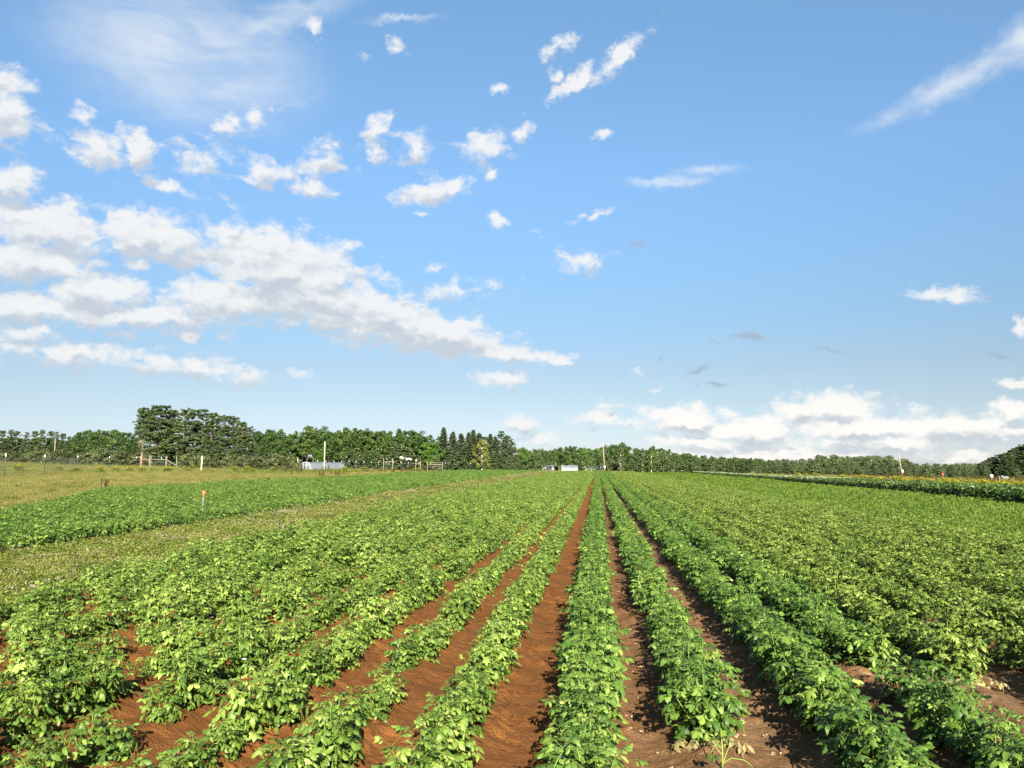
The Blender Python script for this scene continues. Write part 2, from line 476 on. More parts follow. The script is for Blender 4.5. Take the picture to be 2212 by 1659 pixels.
M['debris'] = plain_material('straw_and_chips', (0.36, 0.25, 0.14), 0.9, 0.1, 0.35, 30)

def film_material():
    m, nt, out = material('greenhouse_film')
    p = nt.nodes.new('ShaderNodeBsdfPrincipled')
    tcn = nt.nodes.new('ShaderNodeTexCoord')
    no = nt.nodes.new('ShaderNodeTexNoise'); no.inputs['Scale'].default_value = 0.8; no.inputs['Detail'].default_value = 4
    nt.links.new(tcn.outputs['Object'], no.inputs['Vector'])
    nt.links.new(ramp(nt, no.outputs[0], [(0.3, (0.13, 0.15, 0.165)), (0.7, (0.21, 0.235, 0.25))]), p.inputs['Base Color'])
    p.inputs['Roughness'].default_value = 0.35; p.inputs['Specular IOR Level'].default_value = 0.5
    t = nt.nodes.new('ShaderNodeBsdfTranslucent'); t.inputs[0].default_value = (0.5, 0.55, 0.58, 1)
    mx = nt.nodes.new('ShaderNodeMixShader'); mx.inputs[0].default_value = 0.35
    nt.links.new(p.outputs[0], mx.inputs[1]); nt.links.new(t.outputs[0], mx.inputs[2]); nt.links.new(mx.outputs[0], out.inputs[0])
    return m
M['film'] = film_material()

GRN = [(0.0, (0.018, 0.034, 0.010)), (0.5, (0.042, 0.075, 0.018)), (1.0, (0.085, 0.125, 0.032))]
M['pine'] = leaf_material('pine_needles', [(0.0, (0.018, 0.034, 0.010)), (0.5, (0.052, 0.084, 0.024)), (1.0, (0.115, 0.150, 0.042))], 0.12, rand=0.3, k=0.84)
M['spruce'] = leaf_material('spruce_needles', [(0.0, (0.022, 0.034, 0.014)), (0.5, (0.052, 0.074, 0.027)), (1.0, (0.105, 0.130, 0.048))], 0.10, rand=0.4, k=0.9)
M['broad'] = leaf_material('broad_leaves', [(0.0, (0.018, 0.044, 0.009)), (0.5, (0.054, 0.102, 0.018)), (1.0, (0.125, 0.180, 0.038))], 0.25, rand=0.45, k=0.84)
M['broad_bright'] = leaf_material('bright_broad_leaves', [(0.0, (0.035, 0.085, 0.012)), (0.5, (0.085, 0.170, 0.022)), (1.0, (0.155, 0.250, 0.045))], 0.30, rand=0.3, k=0.84)
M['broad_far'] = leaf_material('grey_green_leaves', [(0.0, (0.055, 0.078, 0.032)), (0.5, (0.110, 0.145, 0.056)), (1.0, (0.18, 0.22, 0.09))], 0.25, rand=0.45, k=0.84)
M['birch_leaf'] = leaf_material('yellowing_birch_leaves', [(0.0, (0.07, 0.085, 0.014)), (0.5, (0.15, 0.165, 0.026)), (1.0, (0.25, 0.25, 0.055))], 0.30, rand=0.2, k=0.95)
M['young_pine'] = leaf_material('young_pine_needles', [(0.0, (0.026, 0.046, 0.017)), (0.5, (0.072, 0.108, 0.036)), (1.0, (0.145, 0.180, 0.064))], 0.12, rand=0.45, k=0.84)
M['shrub'] = leaf_material('olive_shrub_needles', [(0.0, (0.028, 0.042, 0.014)), (0.5, (0.075, 0.098, 0.030)), (1.0, (0.15, 0.165, 0.055))], 0.15, rand=0.5, k=0.84)
M['grass'] = leaf_material('meadow_grass', [(0.0, (0.06, 0.085, 0.014)), (0.4, (0.145, 0.160, 0.030)), (0.75, (0.225, 0.205, 0.055)), (1.0, (0.34, 0.285, 0.11))], 0.25, rough=0.7, spec=0.15, rand=0.5)
M['grass_green'] = leaf_material('green_grass', [(0.0, (0.05, 0.095, 0.012)), (0.5, (0.12, 0.17, 0.024)), (1.0, (0.22, 0.24, 0.055))], 0.25, rough=0.7, spec=0.15, rand=0.5)
M['clover'] = leaf_material('clover', [(0.0, (0.040, 0.090, 0.010)), (0.5, (0.150, 0.185, 0.030)), (0.85, (0.255, 0.255, 0.065)), (1.0, (0.34, 0.28, 0.10))], 0.25, rough=0.7, spec=0.15, rand=0.6, k=0.88)
M['clover_head'] = leaf_material('clover_heads', [(0.0, (0.42, 0.31, 0.22)), (0.5, (0.55, 0.43, 0.36)), (1.0, (0.66, 0.58, 0.50))], 0.2, rough=0.8, spec=0.1, rand=0.2, tcol=(1, 1, 1))
M['dock'] = leaf_material('brown_seed_heads', [(0.0, (0.05, 0.024, 0.013)), (1.0, (0.13, 0.065, 0.032))], 0.1, rough=0.9, spec=0.05, rand=0.3, tcol=(1, 1, 1))
M['goldenrod'] = leaf_material('goldenrod', [(0.0, (0.04, 0.075, 0.010)), (0.45, (0.12, 0.15, 0.02)), (0.6, (0.34, 0.30, 0.02)), (1.0, (0.50, 0.42, 0.03))], 0.25, rough=0.8, spec=0.1, rand=0.1, tcol=(1, 1, 0.5))
M['crop'] = leaf_material('bright_crop_leaves', [(0.0, (0.032, 0.080, 0.006)), (0.5, (0.095, 0.170, 0.013)), (1.0, (0.215, 0.290, 0.035))], 0.22, rand=0.4)
M['bean'] = leaf_material('broad_bush_leaves', [(0.0, (0.030, 0.070, 0.012)), (0.5, (0.090, 0.155, 0.030)), (0.92, (0.22, 0.30, 0.09)), (1.0, (0.50, 0.52, 0.38))], 0.22, rand=0.3)

# ================================================================== the ground: one sheet
# the near potato rows, centre lines east of the camera line (m)
ROWS_LEFT = [-1.05 - 0.785 * k for k in range(12)]
ROWS_RIGHT = [-0.08, 0.79, 1.78, 2.62] + [3.45 + 0.84 * k for k in range(9)]
ROWS = sorted(ROWS_LEFT + ROWS_RIGHT)
FIELD_END = 250.0
def clover_right(y): return -8.3 - 1.1 * (1 - np.exp(-(y - 10) / 15)) - 0.004 * (y - 10)       # edge of the clover strip towards the near field
def clover_left(y): return -12.4 - 3.4 * (1 - np.exp(-np.maximum(0, y - 14) / 75))        # and towards the second potato field
def in_field2(x, y):
    return (x < clover_left(y)) & (y > 12.0) & (y > 24.2 + (-20.0 - x) * 2.02) & (x > -31.0 - 0.05 * np.maximum(0, y - 80)) & (y < 230)

def spread(a, b, step, grow, smax=400):
    out, v, s = [a], a, step
    while v < b:
        v += s; s = min(s * grow, smax); out.append(v)
    return np.array(out)

gx = np.concatenate([-spread(9.0, 4000, 0.12, 1.09)[::-1], np.arange(-8.97, 6.2, 0.032), spread(6.23, 4000, 0.08, 1.08)])
gy = [3.4]
while gy[-1] < 250:
    gy.append(gy[-1] + max(0.022, 0.0062 * (gy[-1] - 2.0)))
gy = np.concatenate([[-3000, -600, -150, -50, -20, -8, -2, 1, 2.4, 3.0], gy, spread(gy[-1] + 2, 6000, 3, 1.2)])
GX, GY = np.meshgrid(gx, gy)
GZ = ground(GX, GY)
ridge = np.zeros_like(GX)
for xr in ROWS:
    ridge = np.maximum(ridge, np.exp(-((GX - xr) / 0.23) ** 2))
CRG = clover_right(np.maximum(GY, 8))
inrow = sstep(2, 3, GY) * (1 - sstep(FIELD_END - 1, FIELD_END + 1, GY)) * (GX > CRG - 0.2) * (GX < 10.6)
near = np.exp(-GY / 40.0)
clod = (vnoise(GX * 3.1, GY * 3.1, 1) - 0.5) * 0.035 + (vnoise(GX * 9, GY * 9, 2) - 0.5) * 0.034 + (sstep(0.55, 0.8, vnoise(GX * 13, GY * 13, 3)) - 0.2) * 0.050 * sstep(0.30, 0.65, vnoise(GX * 1.3, GY * 0.9, 6))
rough = sstep(0.35, 0.7, vnoise(GX * 0.7, GY * 0.4, 5)) * 0.8 + 0.35
GZ = GZ + inrow * (0.115 * ridge + clod * rough * sstep(-0.5, 1, near + 0.3)) + (1 - inrow) * (vnoise(GX * 0.25, GY * 0.25, 9) - 0.5) * 0.12 * sstep(2, 10, np.abs(GX))
# a tractor tread mark along the bare alley on the right
GZ -= inrow * 0.03 * np.exp(-((GX - 1.42 - 0.03 * np.sin(GY * 2)) / 0.05) ** 2) * (0.6 + 0.4 * np.sin(GY * 40)) * near
soil = np.clip(inrow, 0, 1) + in_field2(GX, GY) * 1.0 + ((GX > 10.6) & (GX < 28) & (GY < 220)) * 1.0
clov = ((GX <= CRG) & (GX >= clover_left(GY))) * 1.0
dry = sstep(0.3, 0.7, vnoise(GX * 0.06 + 7, GY * 0.03, 11))
ny, nx = GX.shape
ids = np.arange(ny * nx).reshape(ny, nx)
Fq = np.stack([ids[:-1, :-1], ids[:-1, 1:], ids[1:, 1:], ids[1:, :-1]], -1).reshape(-1, 4)
gme = quad_mesh('ground', np.stack([GX, GY, GZ], -1).reshape(-1, 3), Fq, None)
for nm, arr in (('soil', soil), ('clover', clov), ('dry', dry)):
    a_ = gme.attributes.new(nm, 'FLOAT', 'POINT'); a_.data.foreach_set('value', np.clip(arr, 0, 1).astype(np.float32).ravel())

gm, nt, out = material('field_ground')
geo = nt.nodes.new('ShaderNodeNewGeometry')
sx = nt.nodes.new('ShaderNodeSeparateXYZ'); nt.links.new(geo.outputs['Position'], sx.inputs[0])
def tex(scale, detail=6, rough=0.6):
    n = nt.nodes.new('ShaderNodeTexNoise'); nt.links.new(geo.outputs['Position'], n.inputs['Vector'])
    n.inputs['Scale'].default_value = scale; n.inputs['Detail'].default_value = detail; n.inputs['Roughness'].default_value = rough
    return n.outputs[0]
def gmix(f, a, b, blend='MIX'):
    n = nt.nodes.new('ShaderNodeMix'); n.data_type = 'RGBA'; n.blend_type = blend
    for s, v in ((n.inputs[0], f), (n.inputs[6], a), (n.inputs[7], b)):
        if isinstance(v, bpy.types.NodeSocket): nt.links.new(v, s)
        else: s.default_value = v
    return n.outputs[2]
def attr(nm):
    n = nt.nodes.new('ShaderNodeAttribute'); n.attribute_name = nm; return n.outputs['Fac']
n1, n2, n3, n4 = tex(2.2), tex(14.0, 5, 0.65), tex(70.0, 3, 0.6), tex(34.0, 4, 0.7)
red = ramp(nt, n1, [(0.3, (0.122, 0.049, 0.013)), (0.7, (0.178, 0.073, 0.020))])
tan = ramp(nt, n1, [(0.3, (0.130, 0.069, 0.030)), (0.7, (0.215, 0.125, 0.062))])
side = nmath(nt, 'ADD', sx.outputs[0], nmath(nt, 'MULTIPLY_ADD', n1, 1.2, -0.6))
mr = nt.nodes.new('ShaderNodeMapRange'); mr.interpolation_type = 'SMOOTHSTEP'
nt.links.new(side, mr.inputs[0]); mr.inputs[1].default_value = -0.5; mr.inputs[2].default_value = 0.9
soilc = gmix(mr.outputs[0], red, tan)
soilc = gmix(1.0, soilc, ramp(nt, n2, [(0.25, (0.74, 0.72, 0.70)), (0.75, (1.18, 1.18, 1.20))]), 'MULTIPLY')
speck = ramp(nt, n3, [(0.66, (0, 0, 0)), (0.72, (1, 1, 1))])
spk = nmath(nt, 'MULTIPLY', nmath(nt, 'MULTIPLY', speck, mr.outputs[0]), 0.45)
soilc = gmix(spk, soilc, (0.32, 0.23, 0.14, 1))
clo = ramp(nt, tex(5.0), [(0.3, (0.05, 0.08, 0.012)), (0.6, (0.09, 0.115, 0.02)), (0.8, (0.14, 0.13, 0.035))])
mead = gmix(attr('dry'), ramp(nt, tex(1.5), [(0.3, (0.08, 0.092, 0.016)), (0.7, (0.14, 0.135, 0.03))]), ramp(nt, tex(1.5), [(0.3, (0.105, 0.106, 0.024)), (0.7, (0.165, 0.148, 0.044))]))
allc = gmix(attr('clover'), mead, clo)
allc = gmix(attr('soil'), allc, soilc)
p = nt.nodes.new('ShaderNodeBsdfPrincipled'); nt.links.new(allc, p.inputs['Base Color'])
p.inputs['Roughness'].default_value = 0.95; p.inputs['Specular IOR Level'].default_value = 0.1
b = nt.nodes.new('ShaderNodeBump'); b.inputs['Strength'].default_value = 1.0; b.inputs['Distance'].default_value = 0.035
nt.links.new(nmath(nt, 'ADD', n2, nmath(nt, 'MULTIPLY_ADD', n3, 0.4, nmath(nt, 'MULTIPLY', n4, 0.9))), b.inputs['Height']); nt.links.new(b.outputs[0], p.inputs['Normal'])
nt.links.new(p.outputs[0], out.inputs[0])
gme.materials.append(gm)
tag(obj('ground', gme), kind='structure')

# ================================================================== potato plants
T4 = np.array([0.0, 0.30, 0.68, 1.0]); W4 = np.array([0.10, 0.50, 0.43, 0.03])
def leaflets(mb, P, D, N, L, Wd, droop, fold, tint):
    P, D, N = (np.asarray(a, dtype=float) for a in (P, D, N))
    D = D / np.linalg.norm(D, axis=1)[:, None]
    S = np.cross(D, N); S /= np.linalg.norm(S, axis=1)[:, None] + 1e-9
    N = np.cross(S, D)
    L, Wd, droop, fold = (np.asarray(a, dtype=float)[:, None, None] for a in (L, Wd, droop, fold))
    t, w = T4[None, :, None], W4[None, :, None]
    mid = P[:, None] + D[:, None] * L * (t - 0.25 * droop * t * t) - N[:, None] * L * droop * t * t
    e = S[:, None] * Wd * w
    d = N[:, None] * Wd * w * fold
    V = np.stack([mid - e - d, mid, mid + e - d], 2).reshape(-1, 3)
    n = len(P)
    base = (np.arange(n) * 12)[:, None, None]
    q = []
    for i in range(3):
        a = i * 3
        q += [(a, a + 1, a + 4, a + 3), (a + 1, a + 2, a + 5, a + 4)]
    F = (np.array(q)[None] + base).reshape(-1, 4)
    tt = np.repeat(tint, 12).reshape(n, 4, 3)
    tt[:, :, 1] += 0.06
    mb.add(V, F, tt.ravel())

def unit(v):
    v = np.asarray(v, dtype=float); return v / (np.linalg.norm(v) + 1e-9)

def compound_leaf(lf, rng, p, az, elev, length, base_tint, scale=1.0, pairs=3):
    """one potato leaf: an arching stalk with pairs of ovate leaflets and a larger one at its tip"""
    h = np.array([math.cos(az), math.sin(az), 0.0]); up = np.array([0, 0, 1.0])
    side = np.array([-h[1], h[0], 0.0])
    sag = rng.uniform(0.25, 0.9)
    def pt(u):
        e = elev - sag * u
        return p + length * u * (h * math.cos(elev - sag * u * 0.5) + up * math.sin(elev - sag * u * 0.5)), h * math.cos(e) + up * math.sin(e)
    roll = rng.normal(0, 0.28)
    pts = [pt(u)[0] for u in (0, 0.35, 0.7, 1.0)]
    w = 0.0022 * scale
    for a, b_ in zip(pts[:-1], pts[1:]):
        lf.add([a - side * w, a + side * w, b_ + side * w, b_ - side * w], [(0, 1, 2, 3)], 0.85)
    P, D, N, L, Wd, Dr, Fo, T = [], [], [], [], [], [], [], []
    def leaf(u, sgn, L0):
        q, d = pt(u)
        n = np.cross(side, d); n = n if n[2] > 0 else -n
        n = unit(n * math.cos(roll) + side * math.sin(roll) + rng.normal(0, 0.26, 3))
        if sgn:
            a = rng.uniform(0.95, 1.25)
            dd = unit(d * math.cos(a) + side * sgn * math.sin(a) + up * rng.uniform(-0.25, 0.2))
            q = q + dd * 0.006
        else:
            dd = d
        l = L0 * rng.uniform(0.85, 1.15)
        P.append(q); D.append(dd); N.append(n); L.append(l); Wd.append(l * rng.uniform(0.48, 0.64))
        Dr.append(rng.uniform(0.05, 0.85)); Fo.append(rng.uniform(-0.5, 1.25)); T.append(base_tint + rng.normal(0, 0.08))
    leaf(1.0, 0, 0.066 * scale)
    for k in range(pairs):
        u = 0.93 - 0.21 * k - rng.uniform(0, 0.04)
        for s in (-1, 1):
            leaf(u, s, (0.056 - 0.009 * k) * scale)
    leaflets(lf, P, D, N, L, Wd, Dr, Fo, np.clip(T, 0, 1))

def potato_meshes(seed, mat, nst=6, height=0.46, out=0.22, nleaf=9, yellow=0.0, scale=1.0, sparse=1.0):
    rng = np.random.default_rng(seed)
    lf, st = MB(), MB()
    for s in range(nst):
        a0 = s * 2.4 + rng.uniform(-0.4, 0.4)
        reach = out * rng.uniform(0.35, 1.1) if s else 0.03
        hh = height * rng.uniform(0.78, 1.08) * (1 - 0.35 * (reach / out) ** 2)
        dirv = np.array([math.cos(a0), math.sin(a0) * 0.75, 0])
        base = np.array([math.cos(a0) * 0.035, math.sin(a0) * 0.035, -0.03])
        def sp(u): return base + dirv * reach * (u ** 1.15) + np.array([0, 0, hh * u ** 0.92])
        st.tube([sp(u) for u in (0, 0.3, 0.6, 0.85, 1.0)], [0.0065, 0.0058, 0.0045, 0.003, 0.0015], 5, [0.2] * 5 + [0.4] * 5 + [0.5] * 5 + [0.6] * 10, cap=False)
        for k in range(nleaf + 4):
            tip = k >= nleaf
            u = 1.0 - 0.02 * (k - nleaf) if tip else min(1.0, 0.14 + 0.86 * (k + rng.uniform(0, 0.6)) / nleaf)
            if rng.uniform() > sparse: continue
            az_ = a0 + k * 2.4 + rng.uniform(-0.5, 0.5)
            if reach > 0.10 and not tip and rng.uniform() < 0.5:
                az_ = a0 + rng.uniform(-1.0, 1.0)
            elev = rng.uniform(0.25, 0.9) if tip else rng.uniform(-0.2, 0.6)
            ln = (rng.uniform(0.07, 0.12) if tip else rng.uniform(0.11, 0.18)) * scale
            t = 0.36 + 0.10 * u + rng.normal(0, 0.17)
            if rng.uniform() < yellow: t = 0.95
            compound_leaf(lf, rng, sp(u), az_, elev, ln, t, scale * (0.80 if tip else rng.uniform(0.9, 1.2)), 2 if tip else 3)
    return lf.mesh('foliage', mat), st.mesh('stems', M['stem'])

KINDS_P = {
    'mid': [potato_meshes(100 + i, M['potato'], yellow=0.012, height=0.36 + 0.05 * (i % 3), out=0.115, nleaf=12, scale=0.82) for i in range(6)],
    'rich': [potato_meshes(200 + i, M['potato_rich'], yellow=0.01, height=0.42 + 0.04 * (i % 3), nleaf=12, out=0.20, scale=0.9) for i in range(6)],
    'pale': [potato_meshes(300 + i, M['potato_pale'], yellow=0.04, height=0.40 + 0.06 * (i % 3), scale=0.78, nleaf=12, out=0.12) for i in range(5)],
}
def withered_mesh(seed):
    rng = np.random.default_rng(seed); lf = MB()
    for k in range(9):
        a = -math.pi / 2 + rng.uniform(-1.3, 1.3)
        compound_leaf(lf, rng, np.array([math.cos(a) * 0.10, math.sin(a) * 0.10, 0.05]), a, rng.uniform(-0.5, 0.1), rng.uniform(0.12, 0.2), rng.uniform(0.2, 0.9), 1.0)
    return lf.mesh('withered_leaves', M['withered'])
WITHERED = [withered_mesh(s) for s in (1, 2)]
def flower_mesh():
    mb = MB()
    for k in range(5):
        a = k * 2 * math.pi / 5
        leaflets(mb, [[0, 0, 0]], [[math.cos(a), math.sin(a), 0.35]], [[0, 0, 1]], [0.016], [0.015], [0.2], [0.1], np.array([0.5]))
    return mb.mesh('flower', M['petal'])
FLOWER = flower_mesh()

rng = np.random.default_rng(7)
plants = []       # x, y, z, kind, row index signed, rz, sc
def row_kind(x):
    if x < -0.5: return 'mid'
    return 'rich' if x < 3.0 else 'pale'
START = {0.79: 6.05, 3.45: 7.9}
for xr in ROWS:
    side_ = -1 if xr < -0.5 else 1
    order = (ROWS_LEFT.index(xr) if side_ < 0 else ROWS_RIGHT.index(xr))
    y = 3.6 + rng.uniform(0, 0.3)
    while y < FIELD_END:
        step = (0.35 if xr < -0.5 and y < 14 else 0.29) if y < 60 else (0.36 if y < 120 else 0.5)
        y += step * rng.uniform(0.8, 1.2)
        if xr < clover_right(max(y, 8)) + 0.3 or y < START.get(xr, 0): continue
        if xr == 2.62 and 7.35 < y < 8.2: continue
        gap = 0.10 if xr < -0.5 else (0.012 if xr < 3 else 0.03)
        if y < 60 and rng.uniform() < gap: continue
        xx = xr + rng.normal(0, 0.035)
        sc = rng.uniform(0.86, 1.14) * (1.0 if y < 60 else 1.12 if y < 120 else 1.3)
        if xr < -1.2: sc *= rng.uniform(0.72, 1.12)
        if xr in START and y < START[xr] + 0.7: sc *= 1.22
        plants.append((xx, y, gz(xx, y) + 0.095, row_kind(xr), side_ * (order + 1), rng.uniform(0, 6.28), sc))
# how large each shows: only what lies inside the frame counts
def shown(p_):
    x, y = p_[0], p_[1]
    d = x * -_sy + y * _cy               # depth along the level view direction
    s = x * _cy + y * _sy
    if d < 4.9 or abs(s) > d * 0.69 + 0.15: return None
    return math.hypot(d, s)
ranked = sorted((r, i) for i, p_ in enumerate(plants) if (r := shown(p_)) is not None)
NEAR = set(i for _, i in ranked[:300])

ORD = ['', 'first', 'second', 'third', 'fourth', 'fifth', 'sixth', 'seventh', 'eighth', 'ninth', 'tenth', 'eleventh', 'twelfth', 'thirteenth',
       'fourteenth', 'fifteenth', 'sixteenth', 'seventeenth', 'eighteenth', 'nineteenth', 'twentieth', 'twenty-first', 'twenty-second', 'twenty-third',
       'twenty-fourth', 'twenty-fifth', 'twenty-sixth', 'twenty-seventh', 'twenty-eighth', 'twenty-ninth', 'thirtieth']
LOOK = {'mid': 'yellow-green', 'rich': 'deep green', 'pale': 'olive green'}
byrow = {}
for i in sorted(NEAR, key=lambda k: plants[k][1]):
    byrow.setdefault(plants[i][4], []).append(i)
def copy_of(me, parent):
    return obj(me.name.split('.')[0], me, parent)
nfl = 0
for ri, lst in byrow.items():
    where = f"{ORD[abs(ri)]} row {'left' if ri < 0 else 'right'} of the wide red furrow"
    for k, i in enumerate(lst):
        x, y, z, kd, _, rz, sc = plants[i]
        fm, sm = KINDS_P[kd][int(rng.integers(len(KINDS_P[kd])))]
        o = empty('potato_plant', (x, y, z), rz); o.scale = (sc, sc, sc)
        tag(o, f"{LOOK[kd]} potato plant, {ORD[min(k + 1, 30)]} nearest in the {where}", 'potato plant', f'potato plants in the {where}')
        copy_of(fm, o); copy_of(sm, o)
        if k == 0 and ri in (2, 5) or (ri == 4 and 7.0 < y < 8.5 and k % 4 == 0):
            w_ = copy_of(WITHERED[k % 2], o); w_.rotation_euler = (0, 0, -rz); w_['label'] = 'withered pale leaves at the foot'
            if ri in (2, 5): o['label'] = f"potato plant with withered leaves ending the {where}"
        elif rng.uniform() < 0.035 and nfl < 9:
            nfl += 1
            f_ = copy_of(FLOWER, o); f_.location = (rng.uniform(-0.1, 0.1), rng.uniform(-0.1, 0.1), 0.50)
            f_.scale = (1.2, 1.2, 1.2)

# ------------------------------------------------------------------ scatter: one object, its own points, copies of given meshes
def scatter(name, pts, rz, sc, vi, meshes, tilt=None):
    me = bpy.data.meshes.new(name)
    pts = np.asarray(pts, dtype=np.float32)
    me.vertices.add(len(pts)); me.vertices.foreach_set('co', pts.ravel())
    rot = np.zeros((len(pts), 3), dtype=np.float32); rot[:, 2] = rz
    if tilt is not None: rot[:, 0] = tilt
    a_ = me.attributes.new('rot', 'FLOAT_VECTOR', 'POINT'); a_.data.foreach_set('vector', rot.ravel())
    a_ = me.attributes.new('sc', 'FLOAT', 'POINT'); a_.data.foreach_set('value', np.asarray(sc, dtype=np.float32))
    a_ = me.attributes.new('vi', 'INT', 'POINT'); a_.data.foreach_set('value', np.asarray(vi, dtype=np.int32))
    o = obj(name, me)
    ng = bpy.data.node_groups.new(name, 'GeometryNodeTree')
    ng.interface.new_socket('Geometry', in_out='INPUT', socket_type='NodeSocketGeometry')
    ng.interface.new_socket('Geometry', in_out='OUTPUT', socket_type='NodeSocketGeometry')
    N_, L_ = ng.nodes, ng.links
    gi, go = N_.new('NodeGroupInput'), N_.new('NodeGroupOutput')
    join = N_.new('GeometryNodeJoinGeometry')
    def named(nm, dt):
        n = N_.new('GeometryNodeInputNamedAttribute'); n.data_type = dt; n.inputs[0].default_value = nm
        return n.outputs[0]
    rv, sv, iv = named('rot', 'FLOAT_VECTOR'), named('sc', 'FLOAT'), named('vi', 'INT')
    for k, mesh in enumerate(meshes):
        src = bpy.data.objects.new(name + '_source', mesh)        # not linked to the scene: only a pattern
        oi = N_.new('GeometryNodeObjectInfo'); oi.inputs[0].default_value = src; oi.inputs['As Instance'].default_value = True
        cmp_ = N_.new('FunctionNodeCompare'); cmp_.data_type = 'INT'; cmp_.operation = 'EQUAL'
        si = [s for s in cmp_.inputs if s.type == 'INT']
        L_.new(iv, si[0]); si[1].default_value = k
        ip = N_.new('GeometryNodeInstanceOnPoints')
        L_.new(gi.outputs[0], ip.inputs['Points']); L_.new(cmp_.outputs[0], ip.inputs['Selection'])
        L_.new(oi.outputs['Geometry'], ip.inputs['Instance'])
        L_.new(rv, ip.inputs['Rotation']); L_.new(sv, ip.inputs['Scale'])
        L_.new(ip.outputs[0], join.inputs[0])
    L_.new(join.outputs[0], go.inputs[0])
    md = o.modifiers.new('scatter', 'NODES'); md.node_group = ng
    return tag(o, kind='stuff')

far = [p_ for i, p_ in enumerate(plants) if i not in NEAR]
ALLM = [m_[0] for kd in ('mid', 'rich', 'pale') for m_ in KINDS_P[kd]]
OFF = {'mid': (0, 6), 'rich': (6, 6), 'pale': (12, 5)}
P2 = [(p_[0], p_[1], p_[2], p_[5], p_[6], OFF[p_[3]][0] + int(rng.integers(OFF[p_[3]][1]))) for p_ in far]
# the second potato field beyond the clover
for k in range(32):
    xr = -13.3 - 0.9 * k
    y = 12.0
    while y < 240:
        y += (0.32 if y < 60 else 0.42 if y < 120 else 0.6) * rng.uniform(0.8, 1.2)
        xx = xr + 0.5 - 0.03 * (y - 14) * math.exp(-max(0, y - 14) / 120) + rng.normal(0, 0.06)
        if not in_field2(np.float64(xx), np.float64(y)): continue
        sc = rng.uniform(0.95, 1.2) * (1.0 if y < 60 else 1.2 if y < 120 else 1.45)
        lo, n_ = OFF['rich'] if rng.uniform() < 0.75 else OFF['mid']
        P2.append((xx, y, gz(xx, y) + 0.06, rng.uniform(0, 6.28), sc, lo + int(rng.integers(n_))))
P2 = np.array(P2)
scatter('potato_plants', P2[:, :3], P2[:, 3], P2[:, 4], P2[:, 5], ALLM)

# ================================================================== other ground crops
rng = np.random.default_rng(21)
def rnd(n, a, b): return rng.uniform(a, b, n)

def blade_patch(seed, n, rad, h0, h1, wd, heads=0.0, lean=0.35):
    """a patch of grass blades, some with a seed head"""
    r_ = np.random.default_rng(seed); mb = MB()
    for k in range(n):
        a, q = r_.uniform(0, 6.28), rad * math.sqrt(r_.uniform())
        p0 = np.array([q * math.cos(a), q * math.sin(a), -0.02])
        d = r_.normal(0, lean, 2); h = r_.uniform(h0, h1); w = wd * r_.uniform(0.7, 1.3)
        b_ = r_.uniform(0, 3.14); s = np.array([math.cos(b_), math.sin(b_), 0]) * w
        p1 = p0 + np.array([d[0] * h * 0.35, d[1] * h * 0.35, h * 0.6]); p2 = p0 + np.array([d[0] * h, d[1] * h, h])
        t = r_.uniform(0.1, 0.9)
        mb.add([p0 - s, p0 + s, p1 + s * 0.8, p1 - s * 0.8, p2 + s * 0.15, p2 - s * 0.15], [(0, 1, 2, 3), (3, 2, 4, 5)], t)
        if r_.uniform() < heads:
            mb.cards([p2, p2 + [0, 0, 0.03]], r_.normal(size=(2, 3)), wd * 5, r_, np.array([0.95, 0.9]), 0.5)
    return mb

def low_leaf_patch(seed, n, rad, h, size, mat, bumpy=0.3, t0=0.15, t1=0.75, up=1.2):
    """a low cushion of small leaves"""
    r_ = np.random.default_rng(seed); mb = MB()
    a, q = r_.uniform(0, 6.28, n), rad * np.sqrt(r_.uniform(size=n))
    z = h * (1 - bumpy * (q / rad) ** 2) * r_.uniform(0.25, 1.0, n) ** 0.6
    P = np.stack([q * np.cos(a), q * np.sin(a), z], 1)
    N = r_.normal(size=(n, 3)) * 0.6 + [0, 0, up]
    mb.cards(P, N, size * r_.uniform(0.7, 1.3, n), r_, np.clip(r_.uniform(t0, t1, n), 0, 1), 0.75)
    return mb

def density_points(xr, yr, n, keep, power=1.6, ymin=None):
    """points more crowded near the viewer's side of the field; size grows with the spacing"""
    u = rng.uniform(size=n)
    y0, y1 = yr
    k = 1 - power
    y = (y0 ** k + u * (y1 ** k - y0 ** k)) ** (1 / k)
    x = rng.uniform(xr[0], xr[1], n)
    ok = keep(x, y)
    return x[ok], y[ok]

def put_on(x, y, dz=0.0):
    return np.stack([x, y, ground(x, y) + dz], 1)

# ---- clover strip between the two potato fields
CL = [low_leaf_patch(50 + i, 260, 0.36, 0.20, 0.045, None) for i in range(4)]
clm = []
for i, mb in enumerate(CL):
    clm.append(mb.mesh('clover_leaves', M['clover']))
hm = []
for i in range(3):
    r_ = np.random.default_rng(70 + i); mb = MB()
    n = 16
    a, q = r_.uniform(0, 6.28, n), 0.34 * np.sqrt(r_.uniform(size=n))
    P = np.stack([q * np.cos(a), q * np.sin(a), r_.uniform(0.15, 0.27, n)], 1)
    for dN in ((1, 0, 0.3), (0, 1, 0.3), (0, 0, 1)):
        mb.cards(P, np.tile(dN, (n, 1)) + r_.normal(0, 0.2, (n, 3)), 0.024, r_, r_.uniform(0, 1, n))
    hm.append(mb.mesh('clover_flowers', M['clover_head']))
x, y = density_points((-17, -7.9), (9, 246), 17000, lambda x, y: (x < clover_right(y) + 0.35 + 0.3 * np.sin(y * 0.9)) & (x > clover_left(y) - 0.3 + 0.35 * np.sin(y * 0.7)), 1.35)
sc = np.clip(0.75 + y * 0.010, 0.8, 2.2) * rnd(len(x), 0.75, 1.2)
vi = rng.integers(0, 4, len(x))
